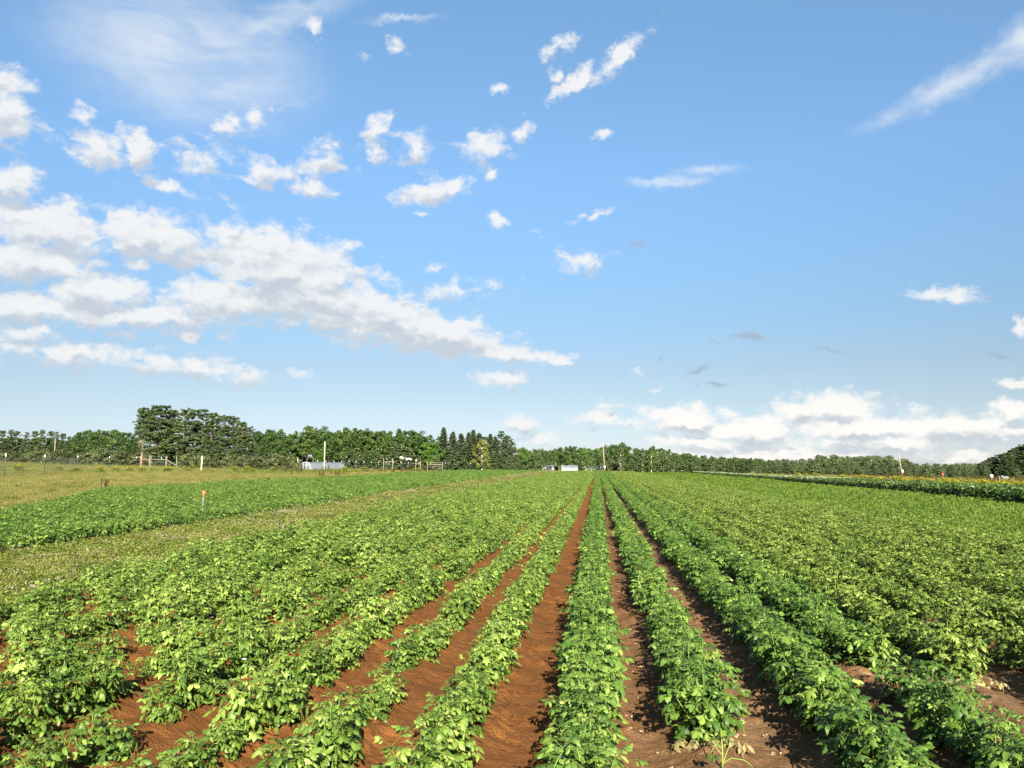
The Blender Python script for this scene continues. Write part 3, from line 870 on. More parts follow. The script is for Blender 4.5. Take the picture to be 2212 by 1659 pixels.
vi = np.where(rng.uniform(size=len(x)) < 0.055, rng.integers(4, 7, len(x)), vi)
gr_ = rng.uniform(size=len(x)) < 0.12
vi = np.where(gr_, 7, vi)
TG = blade_patch(61, 40, 0.3, 0.15, 0.42, 0.004, 0.5).mesh('seeding_grass', M['grass'])
scatter('clover', put_on(x, y), rnd(len(x), 0, 6.28), np.where(vi == 7, sc * 0.8, sc), vi, clm + hm + [TG])

# ---- meadow grass left, far and right
GP = [blade_patch(80 + i, 110, 0.55, 0.10, 0.24 + 0.06 * i, 0.008, 0.3).mesh('grass_tuft', M['grass']) for i in range(4)]
GG = [blade_patch(90 + i, 110, 0.55, 0.08, 0.24, 0.009, 0.05).mesh('green_tuft', M['grass_green']) for i in range(2)]
LB = [low_leaf_patch(95 + i, 160, 0.4, 0.28, 0.07, None, t0=0.2, t1=0.6).mesh('broad_weed', M['clover']) for i in range(2)]
def meadow_keep(x, y):
    left = (x < clover_left(y) - 0.2) & ~in_field2(x, y) & (x > -0.98 * y - 8)
    right = (x > 28.4 + 0.066 * np.clip(y - 60, 0, 90)) & (x < 0.62 * y + 10)
    end = (y > 246)
    inside = (np.abs(x) < 0.98 * y + 8)
    return (left & (x < -12.3) | right | end) & inside
x1, y1 = density_points((-210, -12), (12, 262), 90000, meadow_keep, 1.15)
x2, y2 = density_points((-30, 190), (45, 275), 34000, meadow_keep, 1.1)
x, y = np.concatenate([x1, x2]), np.concatenate([y1, y2])
dryv = vnoise(x * 0.06 + 7, y * 0.03, 11)
vi = rng.integers(0, 4, len(x))
gmask = (vnoise(x * 0.05, y * 0.022, 13) + rng.normal(0, 0.08, len(x))) > 0.56
vi = np.where(gmask, rng.integers(4, 6, len(x)), vi)
vi = np.where(rng.uniform(size=len(x)) < 0.07, rng.integers(6, 8, len(x)), vi)
sc = np.clip(0.75 + np.hypot(x, y) * 0.004, 0.8, 1.35) * rnd(len(x), 0.7, 1.25)
sc = sc * (0.62 + 0.5 * vnoise(x * 0.09 + 3, y * 0.045, 17))
scatter('grass', put_on(x, y), rnd(len(x), 0, 6.28), sc, vi, GP + GG + LB)

# ---- brown dock stalks in the dry meadow
def dock_mesh(seed):
    r_ = np.random.default_rng(seed); mb = MB()
    for k in range(3):
        o_ = r_.normal(0, 0.12, 2); h = r_.uniform(0.7, 1.1)
        mb.tube([[o_[0], o_[1], 0], [o_[0] * 1.3, o_[1] * 1.3, h]], 0.008, 4, 0.5)
        z = r_.uniform(0.45, 1.0, 60) * h
        P = np.stack([o_[0] * (1 + 0.3 * z / h) + r_.normal(0, 0.03, 60), o_[1] * (1 + 0.3 * z / h) + r_.normal(0, 0.03, 60), z], 1)
        mb.cards(P, r_.normal(size=(60, 3)), 0.05, r_, r_.uniform(0, 1, 60))
    return mb.mesh('dock_stalk', M['dock'])
DK = [dock_mesh(s) for s in range(3)]
pts = []
for (pa, pb, ya, yb, n) in ((680, 760, 95, 120, 8), (780, 1100, 150, 215, 80), (1035, 1180, 190, 235, 20), (600, 900, 110, 160, 18), (200, 330, 44, 60, 2),
                            (1880, 2212, 150, 215, 80), (2120, 2212, 110, 150, 14), (1700, 1900, 190, 235, 14)):
    for k in range(n):
        X_, Y_ = spot(rng.uniform(pa, pb), rng.uniform(ya, yb))
        if meadow_keep(np.float64(X_), np.float64(Y_)): pts.append((X_, Y_, gz(X_, Y_)))
pts = np.array(pts)
scatter('dock_stalks', pts, rnd(len(pts), 0, 6.28), rnd(len(pts), 0.8, 1.25), rng.integers(0, 3, len(pts)), DK)

# ---- bright green low crop on the right
def crop_mesh(seed):
    r_ = np.random.default_rng(seed); lf = MB()
    for k in range(20):
        a = k * 2.4 + r_.uniform(-0.4, 0.4)
        compound_leaf(lf, r_, np.array([math.cos(a) * 0.04, math.sin(a) * 0.04, r_.uniform(0.02, 0.2)]), a, r_.uniform(0.3, 1.2), r_.uniform(0.14, 0.26), r_.uniform(0.3, 0.75), 1.0)
    return lf.mesh('crop_plant', M['crop'])
CM = [crop_mesh(s) for s in range(4)]
C2 = []
for k in range(34):
    xr = 10.95 + 0.42 * k
    y = 9.0
    while y < 225:
        y += (0.40 if y < 50 else 0.55 if y < 110 else 0.85) * rng.uniform(0.75, 1.25)
        if xr > 0.66 * y + 9: continue
        if xr > 24.4: continue
        C2.append((xr + rng.normal(0, 0.07), y, rng.uniform(0, 6.28), rng.uniform(0.85, 1.2) * (1 if y < 50 else 1.3 if y < 110 else 1.7)))
C2 = np.array(C2)
scatter('crop', put_on(C2[:, 0], C2[:, 1], 0.0), C2[:, 2], C2[:, 3], rng.integers(0, 4, len(C2)), CM)

# ---- a band of tall broad-leaved bushes
def bean_mesh(seed, white=False):
    r_ = np.random.default_rng(seed); lf = MB()
    n = 170
    a = r_.uniform(0, 6.28, n); z = r_.uniform(0.08, 1.0, n) ** 0.75 * 1.15
    q = (0.16 + 0.26 * np.sin(np.clip(z / 1.2, 0, 1) * 2.6)) * r_.uniform(0.5, 1.05, n)
    P = np.stack([q * np.cos(a), q * np.sin(a), z], 1)
    D = np.stack([np.cos(a), np.sin(a), r_.uniform(-0.5, 0.35, n)], 1)
    N = np.stack([-0.3 * np.cos(a), -0.3 * np.sin(a), np.ones(n)], 1) + r_.normal(0, 0.3, (n, 3))
    L = r_.uniform(0.11, 0.19, n)
    leaflets(lf, P, D, N, L, L * 0.8, r_.uniform(0.1, 0.6, n), r_.uniform(0, 0.6, n), np.clip(0.45 + r_.normal(0, 0.16, n), 0, 0.9))
    for k in range(5):
        b_ = k * 1.3; lf.tube([[0, 0, 0], [0.08 * math.cos(b_), 0.08 * math.sin(b_), 0.5], [0.18 * math.cos(b_), 0.18 * math.sin(b_), 1.05]], [0.01, 0.008, 0.004], 4, 0.5)
    if white:
        n = 70; a = r_.uniform(0, 6.28, n); q = 0.3 * np.sqrt(r_.uniform(size=n))
        lf.cards(np.stack([q * np.cos(a), q * np.sin(a), r_.uniform(1.0, 1.25, n)], 1), r_.normal(size=(n, 3)) + [0, -0.5, 0.6], 0.06, r_, np.full(n, 1.0))
    return lf.mesh('bush', M['bean'])
BM_ = [bean_mesh(s) for s in range(4)] + [bean_mesh(9, True)]
B2 = []
for k in range(5):
    y = 33.0
    while y < 258:
        y += rng.uniform(0.38, 0.62)
        B2.append((24.9 + 0.72 * k + 0.066 * max(0, min(y, 150) - 60) + rng.normal(0, 0.1), y, rng.uniform(0, 6.28), rng.uniform(0.82, 1.15) * (1.0 if y < 60 else max(0.66, 1.0 - (y - 60) / 250)), 4 if y > 95 and rng.uniform() < 0.45 else int(rng.integers(4))))
B2 = np.array(B2)
scatter('bushes', put_on(B2[:, 0], B2[:, 1]), B2[:, 2], B2[:, 3], B2[:, 4], BM_)

# ---- goldenrod clumps behind the bushes
def golden_mesh(seed):
    r_ = np.random.default_rng(seed); mb = MB()
    n = 420; a = r_.uniform(0, 6.28, n); q = 0.55 * np.sqrt(r_.uniform(size=n)); z = r_.uniform(0.05, 1.0, n) ** 0.7
    P = np.stack([q * np.cos(a), q * np.sin(a), z * (1.15 - 0.5 * q)], 1)
    mb.cards(P, r_.normal(size=(n, 3)) + [0, 0, 0.7], 0.10, r_, np.where((z > 0.84) & (r_.uniform(size=n) < 0.75), r_.uniform(0.66, 1.0, n), r_.uniform(0.1, 0.42, n)), 0.6)
    return mb.mesh('goldenrod_clump', M['goldenrod'])
GM_ = [golden_mesh(s) for s in range(3)]
pts = []
for (px, Y_, n, sp_) in ((1652, 190, 3, 2.0), (1700, 170, 4, 2.5), (1757, 170, 4, 2.0), (1838, 150, 2, 1.5), (1872, 140, 3, 1.5), (1905, 130, 3, 1.5), (1938, 110, 3, 1.3), (1968, 110, 3, 1.4),
                         (1995, 95, 4, 1.4), (2035, 90, 7, 1.8), (2062, 95, 7, 2.4), (2085, 88, 6, 2.0), (2122, 84, 4, 1.5), (2160, 88, 4, 1.6), (2195, 80, 7, 1.8), (2230, 84, 6, 2.0),
                         (270, 120, 6, 5), (340, 130, 6, 6), (520, 150, 5, 6), (800, 215, 12, 16), (880, 225, 10, 12), (640, 205, 7, 12)):
    for k in range(n):
        X_, Y2_ = spot(px, Y_); X_ += rng.normal(0, sp_); Y2_ += rng.normal(0, sp_ * 1.3)
        if meadow_keep(np.float64(X_), np.float64(Y2_)): pts.append((X_, Y2_, gz(X_, Y2_)))
pts = np.array(pts)
scatter('goldenrod', pts, rnd(len(pts), 0, 6.28), rnd(len(pts), 0.7, 1.25), rng.integers(0, 3, len(pts)), GM_)

# ---- straw chips and crumbs on the bare soil, right side
def chip_mesh(seed):
    r_ = np.random.default_rng(seed); mb = MB()
    for k in range(5):
        c = np.append(r_.normal(0, 0.05, 2), 0.008)
        if k < 2:
            d = np.append(r_.normal(0, 1, 2), 0.1); d = d / np.linalg.norm(d) * r_.uniform(0.012, 0.045)
            mb.tube([c - d, c + d], 0.0028, 4, 0.5)
        else:
            mb.box(c, r_.uniform(0.006, 0.018, 3), r_.uniform(0, 3), 0.5)
    return mb.mesh('chips', M['debris'])
pts = []
while len(pts) < 260:
    X_ = rng.uniform(0.15, 5.5); Y_ = 5.0 + rng.exponential(3.0)
    pts.append((X_, Y_, gz(X_, Y_) + 0.115 * max(math.exp(-((X_ - q) / 0.23) ** 2) for q in ROWS) + 0.004))
pts = np.array(pts)
scatter('soil_litter', pts, rnd(len(pts), 0, 6.28), rnd(len(pts), 0.3, 0.95), rng.integers(0, 4, len(pts)), [chip_mesh(s) for s in range(4)])

# ---- the lone sprout in front of the row end
sx_, sy_2 = 0.80, 5.50
o = tag(empty('potato_sprout', (sx_, sy_2, gz(sx_, sy_2) + 0.10), 0.0), 'half-bare potato sprout with yellow stalks alone on bare soil before the row end', 'potato sprout')
st, lf = MB(), MB()
r_ = np.random.default_rng(5)
st.tube([[0, 0, -0.03], [0.005, 0, 0.12], [0.0, 0.01, 0.24]], [0.006, 0.005, 0.003], 6, 0.9)
st.tube([[0.005, 0, 0.05], [0.05, 0, 0.16], [0.075, 0.01, 0.27]], [0.004, 0.003, 0.002], 5, 0.95)
st.tube([[0, 0, 0.04], [0.06, -0.02, 0.09], [0.14, -0.04, 0.085], [0.19, -0.05, 0.05]], [0.004, 0.003, 0.003, 0.0015], 5, 0.95)
st.tube([[0, 0, 0.10], [-0.05, -0.01, 0.16], [-0.07, -0.02, 0.12]], [0.003, 0.003, 0.002], 5, 0.9)
for az_, el_, z in ((2.2, 0.5, 0.22), (0.6, 0.6, 0.23), (4.3, 0.5, 0.21), (5.6, 0.4, 0.24)):
    compound_leaf(lf, r_, np.array([0, 0.01, z]), az_, el_, 0.06, 0.25, 0.55, 2)
for az_ in (3.3, 4.4):
    compound_leaf(lf, r_, np.array([-0.05, -0.02, 0.13]), az_, -0.1, 0.05, 0.35, 0.8, 1)
st.build('stems', M['stem'], o); lf.build('foliage', M['potato_rich'], o)

# ================================================================== trees
def outward_cards(mb, c, r, n, size, rng_, t0, dt=0.12, up=0.35, shell=0.55):
    """a clump of leaf cards in an ellipsoid, facing outwards"""
    d = rng_.normal(size=(n, 3)); d /= np.linalg.norm(d, axis=1)[:, None]
    q = shell + (1 - shell) * rng_.uniform(size=n) ** 0.6
    P = np.asarray(c) + d * np.asarray(r) * q[:, None]
    N = d + rng_.normal(0, 0.55, (n, 3)) + [0, 0, up]
    t = np.clip(t0 + rng_.normal(0, dt, n), 0, 1)
    mb.cards(P, N, size * rng_.uniform(0.65, 1.35, n), rng_, t)

def broad_tree(seed, mat='broad', bark='bark', wide=0.30, clumps=17, H=12.0, base=0.22, per=210, trunk_r=0.18):
    r_ = np.random.default_rng(seed); tr, cr = MB(), MB()
    tr.tube([[0, 0, -0.3], [0.03 * H * r_.normal() * 0.3, 0, 0.25 * H], [r_.normal() * 0.02 * H, r_.normal() * 0.02 * H, 0.7 * H]], [trunk_r, trunk_r * 0.75, trunk_r * 0.25], 7)
    for k in range(clumps):
        a = k * 2.4 + r_.uniform(-0.6, 0.6); v = (k + 0.5) / clumps
        z = base + (0.92 - base) * v
        prof = math.sin(min(1.0, (z - base) / (1 - base) * 0.85 + 0.16) * math.pi) ** 0.7
        rad = wide * prof * r_.uniform(0.40, 1.0)
        c = np.array([math.cos(a) * rad * H, math.sin(a) * rad * H, z * H])
        rr = H * r_.uniform(0.075, 0.15) * (0.75 + 0.5 * prof)
        t0 = r_.uniform(0.3, 0.72)
        for q in range(5):                      # each bough carries several uneven sprays
            d = r_.normal(size=3); d /= np.linalg.norm(d); d[2] = d[2] * 0.7 + 0.15
            rs = rr * r_.uniform(0.35, 0.65)
            outward_cards(cr, c + d * rr * r_.uniform(0.45, 0.95), (rs, rs, rs * 0.75), per // 4, 0.027 * H, r_, np.clip(t0 + r_.normal(0, 0.10), 0, 1), dt=0.15, shell=0.3)
        outward_cards(cr, c, (rr * 0.8, rr * 0.8, rr * 0.6), per // 3, 0.03 * H, r_, t0, shell=0.2)
        if k % 2 == 0:
            tr.tube([[0, 0, max(0.2, z - 0.25) * H], c * np.array([0.5, 0.5, 1]) - [0, 0, 0.06 * H], c], [trunk_r * 0.4, trunk_r * 0.25, trunk_r * 0.08], 5)
    outward_cards(cr, (0, 0, 0.55 * H), (wide * 0.55 * H, wide * 0.55 * H, 0.28 * H), per * 2, 0.035 * H, r_, 0.5, shell=0.3)
    return [('trunk', tr.mesh('trunk', M[bark])), ('crown', cr.mesh('crown', M[mat]))], H

def grove_pine(seed, H=16.0, low_=0.16, wide=0.23, bare=False):
    r_ = np.random.default_rng(seed); tr, cr = MB(), MB()
    lean = r_.normal(0, 0.01, 2) * H
    tr.tube([[0, 0, -0.3], [lean[0] * 0.5, lean[1] * 0.5, 0.5 * H], [lean[0], lean[1], 0.95 * H]], [0.22, 0.16, 0.04], 8)
    lev = 17
    for L_ in range(lev):
        v0 = low_ + (0.965 - low_) * (L_ + r_.uniform(-0.3, 0.3)) / (lev - 1)
        nb = 5 if v0 < 0.85 else 4
        for k in range(nb):
            v = min(0.975, v0 + r_.normal(0, 0.012))
            prof = (1 - max(0, v - 0.35) / 0.65) ** 0.62 * min(1, 0.55 + (v - low_) * 2.2)
            a = L_ * 1.1 + k * 6.283 / nb + r_.uniform(-0.45, 0.45)
            ln = wide * H * prof * r_.uniform(0.6, 1.15) + 0.03 * H
            rise = r_.uniform(-0.03, 0.22) + (0.6 if v > 0.8 else 0)
            h = np.array([math.cos(a), math.sin(a), rise])
            p0 = np.array([lean[0] * v, lean[1] * v, v * H])
            tr.tube([p0, p0 + h * ln * 0.6, p0 + h * ln], [0.06, 0.04, 0.012], 4)
            for f_ in (0.42, 0.62, 0.82, 1.0):
                if f_ < 0.5 and r_.uniform() < 0.4: continue
                c = p0 + h * ln * f_ + r_.normal(0, 0.010 * H, 3)
                rr = 0.046 * H * r_.uniform(0.6, 1.3) * (1 if v < 0.8 else 0.7)
                t0 = r_.uniform(0.25, 0.8)
                n = 40
                d = r_.normal(size=(n, 3)); d /= np.linalg.norm(d, axis=1)[:, None]
                P = c + d * np.array([rr, rr, rr * 0.36]) * (0.3 + 0.7 * r_.uniform(size=n) ** 0.6)[:, None]
                cr.cards(P, d * 0.8 + r_.normal(0, 0.5, (n, 3)) + [0, 0, 0.5], 0.021 * H * r_.uniform(0.6, 1.3, n), r_, np.clip(t0 + r_.normal(0, 0.15, n), 0, 1), 0.6)
    if bare:
        for k in range(34):
            v = r_.uniform(0.12, 0.5); a = r_.uniform(0, 6.28)
            p0 = np.array([0, 0, v * H]); e = p0 + np.array([math.cos(a), math.sin(a), r_.uniform(-0.25, 0.1)]) * r_.uniform(0.08, 0.17) * H
            tr.tube([p0, e], [0.035, 0.012], 4)
    return [('trunk', tr.mesh('trunk', M['bark_pale' if bare else 'bark'])), ('crown', cr.mesh('crown', M['pine']))], H

def spruce(seed, H=14.0, wide=0.17):
    r_ = np.random.default_rng(seed); tr, cr = MB(), MB()
    tr.tube([[0, 0, -0.3], [0, 0, H * 0.97]], [0.18, 0.02], 6)
    nbr = 150
    for k in range(nbr):
        v = 0.05 + 0.94 * ((k + r_.uniform(0, 1)) / nbr) ** 1.05
        ln = (wide * H * (1 - v) ** 0.8 + 0.010 * H) * r_.uniform(0.6, 1.2)
        a = k * 2.39996 + r_.uniform(-0.3, 0.3)
        h = np.array([math.cos(a), math.sin(a), -0.22 + 0.35 * v])
        p0 = np.array([0, 0, v * H])
        t0 = r_.uniform(0.25, 0.75)
        for f_ in (0.3, 0.65, 1.0):
            c = p0 + h * ln * f_
            rr = 0.024 * H * (0.55 + 0.7 * (1 - v)) * r_.uniform(0.8, 1.3)
            outward_cards(cr, c, (rr, rr, rr * 0.7), 13, 0.022 * H * (0.7 + 0.4 * (1 - v)), r_, t0, dt=0.15, up=0.4, shell=0.2)
    return [('trunk', tr.mesh('trunk', M['bark'])), ('crown', cr.mesh('crown', M['spruce']))], H

def young_pine(seed, H=5.0, mat='young_pine', wide=0.30, low_=0.05):
    r_ = np.random.default_rng(seed); tr, cr = MB(), MB()
    tr.tube([[0, 0, -0.2], [0, 0, H * 0.95]], [0.07, 0.012], 6)
    lev = 9
    for L_ in range(lev):
        v = low_ + (0.97 - low_) * L_ / (lev - 1)
        prof = (1 - v) ** 0.75 * (0.7 + 0.3 * min(1, v * 5))
        for k in range(6 if v < 0.85 else 3):
            a = L_ * 1.2 + k * 1.05 + r_.uniform(-0.5, 0.5); ln = wide * H * prof * r_.uniform(0.6, 1.2) + 0.02 * H
            h = np.array([math.cos(a), math.sin(a), r_.uniform(0.05, 0.5)])
            p0 = np.array([0, 0, v * H])
            tr.tube([p0, p0 + h * ln], [0.025, 0.008], 4)
            for f_ in (0.5, 0.95):
                c = p0 + h * ln * f_
                rr = 0.06 * H * r_.uniform(0.7, 1.25) * (0.6 + 0.4 * (1 - v))
                outward_cards(cr, c, (rr, rr, rr * 0.8), 30, 0.036 * H, r_, r_.uniform(0.3, 0.7), up=0.5, shell=0.3)
    return [('trunk', tr.mesh('trunk', M['bark'])), ('crown', cr.mesh('crown', M[mat]))], H

def slim_tree(seed, mat='birch_leaf', bark='bark_white', H=9.0, wide=0.33, low_=0.14, dens=1.0):
    r_ = np.random.default_rng(seed); tr, cr = MB(), MB()
    tr.tube([[0, 0, -0.3], [0.02, 0, 0.4 * H], [0, 0.02, 0.9 * H]], [0.13, 0.09, 0.02], 7)
    for k in range(30):
        v = low_ + (0.96 - low_) * k / 29; a = k * 2.4
        rad = wide * H * math.sin(min(1, (v - low_) / (1 - low_) * 0.80 + 0.18) * math.pi) ** 0.8 * r_.uniform(0.35, 0.9)
        c = np.array([math.cos(a) * rad, math.sin(a) * rad, v * H])
        rr = H * r_.uniform(0.05, 0.085)
        outward_cards(cr, c, (rr, rr, rr * 0.9), int(80 * dens), 0.030 * H, r_, r_.uniform(0.3, 0.7), shell=0.3)
        if k % 2: tr.tube([[0, 0, max(0.1, v - 0.14) * H], c], [0.035, 0.008], 4)
    return [('trunk', tr.mesh('trunk', M[bark])), ('crown', cr.mesh('crown', M[mat]))], H

def shrub_mesh(seed, H=3.0):
    r_ = np.random.default_rng(seed); tr, cr = MB(), MB()
    for k in range(5):
        a = k * 1.26; tr.tube([[0.1 * math.cos(a), 0.1 * math.sin(a), -0.1], [0.5 * math.cos(a), 0.5 * math.sin(a), 0.55 * H]], [0.05, 0.02], 5)
    for k in range(28):
        a = k * 2.4; q = 0.5 * H * math.sqrt((k % 18 + 0.5) / 18); z = H * (0.78 - 0.5 * (q / (0.5 * H)) ** 2) * r_.uniform(0.7, 1.1)
        if k >= 18: q = H * r_.uniform(0.25, 0.5); z = 0.08 * H
        rr = H * r_.uniform(0.13, 0.22)
        outward_cards(cr, (math.cos(a) * q, math.sin(a) * q, max(z, rr * 0.6)), (rr, rr, rr * 0.62), 75, 0.055 * H, r_, r_.uniform(0.25, 0.7), up=0.6, shell=0.3)
    return [('stems', tr.mesh('stems', M['bark'])), ('foliage', cr.mesh('foliage', M['shrub']))], H

LIB = {
    'broad': [broad_tree(400 + i, wide=0.27 + 0.04 * i, clumps=15 + 2 * i) for i in range(4)],
    'airy': [broad_tree(410 + i, wide=0.20, clumps=13, per=130, base=0.35) for i in range(2)],
    'bright': [broad_tree(420 + i, mat='broad_bright', wide=0.33, clumps=16, base=0.12) for i in range(2)],
    'pine': [grove_pine(430 + i) for i in range(4)],
    'bare': [grove_pine(440, low_=0.5, wide=0.17, bare=True)],
    'spruce': [spruce(450 + i, wide=0.15 + 0.03 * i) for i in range(3)],
    'young': [young_pine(460 + i, wide=0.25 + 0.03 * i) for i in range(5)],
    'slim': [slim_tree(470)],
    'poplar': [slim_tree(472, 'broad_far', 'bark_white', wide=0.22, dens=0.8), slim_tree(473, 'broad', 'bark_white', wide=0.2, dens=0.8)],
    'shrub': [shrub_mesh(480 + i) for i in range(4)],
}
NAME = {'broad': ('broadleaf_tree', 'broadleaf tree'), 'airy': ('broadleaf_tree', 'broadleaf tree'), 'bright': ('broadleaf_tree', 'broadleaf tree'), 'pine': ('pine_tree', 'pine'),
        'bare': ('pine_tree', 'pine'), 'spruce': ('spruce_tree', 'spruce'), 'young': ('young_pine', 'young pine'), 'slim': ('birch_tree', 'birch'), 'poplar': ('poplar_tree', 'poplar'),
        'shrub': ('pine_shrub', 'shrub')}
tnum = [0]
def plant_tree(kind, px, top, Y, label, group=None, wf=1.0, hmin=1.0):
    x, y, h = tall(px, top, Y)
    h = max(h, hmin)
    tnum[0] += 1
    parts, H = LIB[kind][tnum[0] % len(LIB[kind])]
    o = empty(NAME[kind][0], (x, y, gz(x, y)), (tnum[0] * 2.39996) % 6.283)
    s = h / H
    o.scale = (s * wf, s * wf, s)
    for nm, me in parts:
        obj(nm, me, o)
    return tag(o, label, NAME[kind][1], group)

def tree_row(kind, rows, Y, fmt, group, wf=1.0, jit=3.0, hmin=1.0):
    for k, (px, top) in enumerate(rows):
        plant_tree(kind, px, top, Y + random.Random(k * 7 + int(Y)).uniform(-jit, jit), fmt.format(o=ORD[k + 1]), group, wf, hmin)

# ---- far left: pine wood, broad crowns, olive shrubs before them
tree_row('pine', [(-14, 930), (2, 932), (18, 930), (34, 933), (52, 936), (70, 933), (88, 930), (104, 933), (120, 935), (134, 938), (146, 944)], 262,
         'dark pine in the far left wood behind the shrubs, {o} from the left edge', 'pines of the far left wood', 0.8)
tree_row('broad', [(-24, 948), (12, 944), (44, 946), (80, 943), (112, 947), (140, 948)], 268, 'dark broadleaf tree among the pines of the far left wood, {o} from the left edge', 'broadleaf trees of the far left wood', 1.1)
tree_row('broad', [(166, 932), (186, 927), (204, 925), (228, 925), (250, 926), (268, 931)], 246,
         'rounded grey-green broadleaf tree left of the tall pine grove, {o} from the left', 'broadleaf trees left of the pine grove', 0.85)
tree_row('shrub', [(6, 972), (32, 972), (58, 974), (80, 966), (104, 965), (128, 964), (150, 970), (172, 972), (196, 968), (218, 962), (240, 965), (262, 966), (280, 974)], 208,
         'olive shrub at the meadow edge before the left wood, {o} from the left edge', 'olive shrubs left of the pine grove', 1.15)
tree_row('broad', [(284, 944), (298, 950)], 232, 'low broadleaf tree just left of the tall bare-trunked pine, {o} from the left', 'broadleaf trees left of the pine grove', 0.9)
tree_row('shrub', [(292, 976), (306, 980), (318, 982)], 214, 'small olive shrub at the foot of the bare-trunked pines, {o} from the left', 'olive shrubs left of the pine grove', 0.9)
# ---- tall pine grove
plant_tree('bare', 306, 884, 200, 'tall pine with a bare pale trunk and dead twigs, left end of the grove', 'tall pines of the grove')
plant_tree('bare', 322, 890, 207, 'slimmer bare-trunked pine just behind the leftmost pine of the grove', 'tall pines of the grove', 0.8)
tree_row('pine', [(336, 879), (356, 880), (372, 889), (392, 886), (414, 887), (434, 888), (454, 895), (474, 899), (490, 901), (508, 905), (522, 914), (534, 924)], 203,
         'tall dark pine in the grove, {o} to the right of the bare-trunked pines', 'tall pines of the grove', 1.0, 5)
tree_row('shrub', [(492, 974), (507, 978), (524, 975), (548, 972), (560, 978), (580, 970), (597, 969), (613, 978), (628, 984), (640, 983)], 192,
         'small grey-green shrub before the fence left of the greenhouse, {o} from the left', 'shrubs along the fence', 0.75)
tree_row('shrub', [(404, 972), (424, 970), (444, 978), (462, 982)], 186, 'small pale green shrub below the tall pine grove, {o} from the left', 'shrubs below the grove', 0.85)
# ---- the mixed wood behind the greenhouse
tree_row('broad', [(558, 930), (578, 925), (600, 924), (616, 934)], 240, 'dense dark broadleaf tree right of the pine grove, {o} from the left', 'broadleaf trees of the wood', 0.9)
tree_row('airy', [(634, 931), (662, 921), (676, 920), (692, 922)], 250, 'loose light-crowned tree above the greenhouse, {o} from the left', 'broadleaf trees of the wood', 1.1)
tree_row('broad', [(648, 950), (710, 931), (724, 926), (742, 930), (748, 921), (762, 932), (772, 921), (790, 924), (806, 932), (822, 927), (836, 928), (850, 936), (868, 934), (880, 927), (893, 926),
                   (908, 936), (922, 938)], 252, 'green broadleaf tree in the wood right of the greenhouse, {o} from the left', 'broadleaf trees of the wood', 0.9, 7)
tree_row('bright', [(690, 968), (924, 952), (936, 953)], 240, 'bright green low-crowned tree in the middle wood, {o} from the left', 'broadleaf trees of the wood')
tree_row('spruce', [(861, 926), (958, 923), (978, 932), (996, 936), (1012, 934), (1022, 928), (1035, 935), (1059, 937), (1070, 942)], 248,
         'pointed dark spruce in the middle wood, {o} from the left', 'spruces of the wood', 1.6, 6)
tree_row('pine', [(948, 944), (1046, 945), (1082, 934), (1096, 944), (1108, 955)], 255, 'dark conifer at the right end of the middle wood, {o} from the left', 'pines of the middle wood', 1.0)
tree_row('young', [(752, 966), (770, 968), (788, 970), (800, 976), (818, 977), (850, 966), (868, 960), (886, 968), (906, 985), (944, 984), (978, 975), (992, 975), (1000, 985), (1066, 975), (1082, 980), (1100, 985)], 236,
         'blue-green pine before the wood between greenhouse and birch, {o} from the left', 'pines before the middle wood', 1.4)
plant_tree('slim', 1041, 949, 215, 'yellowish birch with a white trunk standing alone before the wood')
# ---- the wood from the birch to the right
tree_row('broad', [(1126, 966), (1140, 970), (1154, 968), (1170, 967), (1184, 970), (1198, 968), (1212, 964), (1226, 962), (1238, 960), (1254, 966), (1300, 964), (1318, 958), (1333, 956), (1346, 954),
                   (1358, 962), (1380, 966), (1394, 968), (1410, 962), (1428, 966), (1444, 968)], 292,
         'green broadleaf tree in the wood behind the bare pole, {o} from the left', 'broadleaf trees behind the pole', 0.8, 6)
tree_row('bright', [(1131, 964), (1256, 964), (1275, 966), (1288, 965)], 285, 'bright green broadleaf tree left of the tall bare pole, {o} from the left', 'broadleaf trees behind the pole', 0.9)
tree_row('broad', [(1458, 975), (1474, 978), (1486, 977), (1502, 981), (1520, 981), (1540, 984), (1560, 986), (1580, 987), (1600, 989), (1620, 988), (1640, 991)], 305,
         'hazy broadleaf tree on the falling tree line right of the pole, {o} from the left', 'broadleaf trees on the falling tree line', 0.8, 6)
plant_tree('poplar', 1341, 965, 258, 'slender poplar with a pale trunk right of the tall pole')
plant_tree('poplar', 1407, 966, 262, 'grey-green poplar with a pale stem among the young pines')
tree_row('young', [(1108, 984), (1120, 990), (1150, 980), (1170, 988), (1186, 992), (1252, 984), (1268, 985), (1293, 979), (1316, 990), (1364, 988), (1378, 984), (1392, 980), (1420, 984), (1434, 976), (1450, 983), (1468, 984),
                   (1491, 982), (1507, 988), (1523, 986), (1536, 988), (1558, 987), (1574, 991), (1588, 988)], 264,
         'dark young pine in the line along the field end, {o} right of the birch', 'young pines along the field end', 1.3)
tree_row('young', [(1610, 991), (1636, 998), (1653, 998), (1670, 996), (1683, 1003), (1695, 997), (1712, 997), (1730, 999), (1748, 996), (1758, 996), (1775, 1004), (1791, 999), (1812, 1005), (1830, 1001), (1850, 1003), (1868, 998),
                   (1886, 1000), (1909, 998), (1925, 1000), (1958, 1003), (1970, 998)], 262,
         'young pine in the far line left of the right-hand pole, {o} from the left', 'young pines left of the right-hand pole', 1.3)
tree_row('young', [(1990, 1006), (2004, 1000), (2030, 1002), (2054, 1006), (2068, 1012), (2084, 1008), (2107, 1010), (2130, 1007), (2154, 1012), (2196, 1008)], 222,
         'young pine behind the goldenrod right of the right-hand pole, {o} from the left', 'young pines right of the right-hand pole', 1.15)
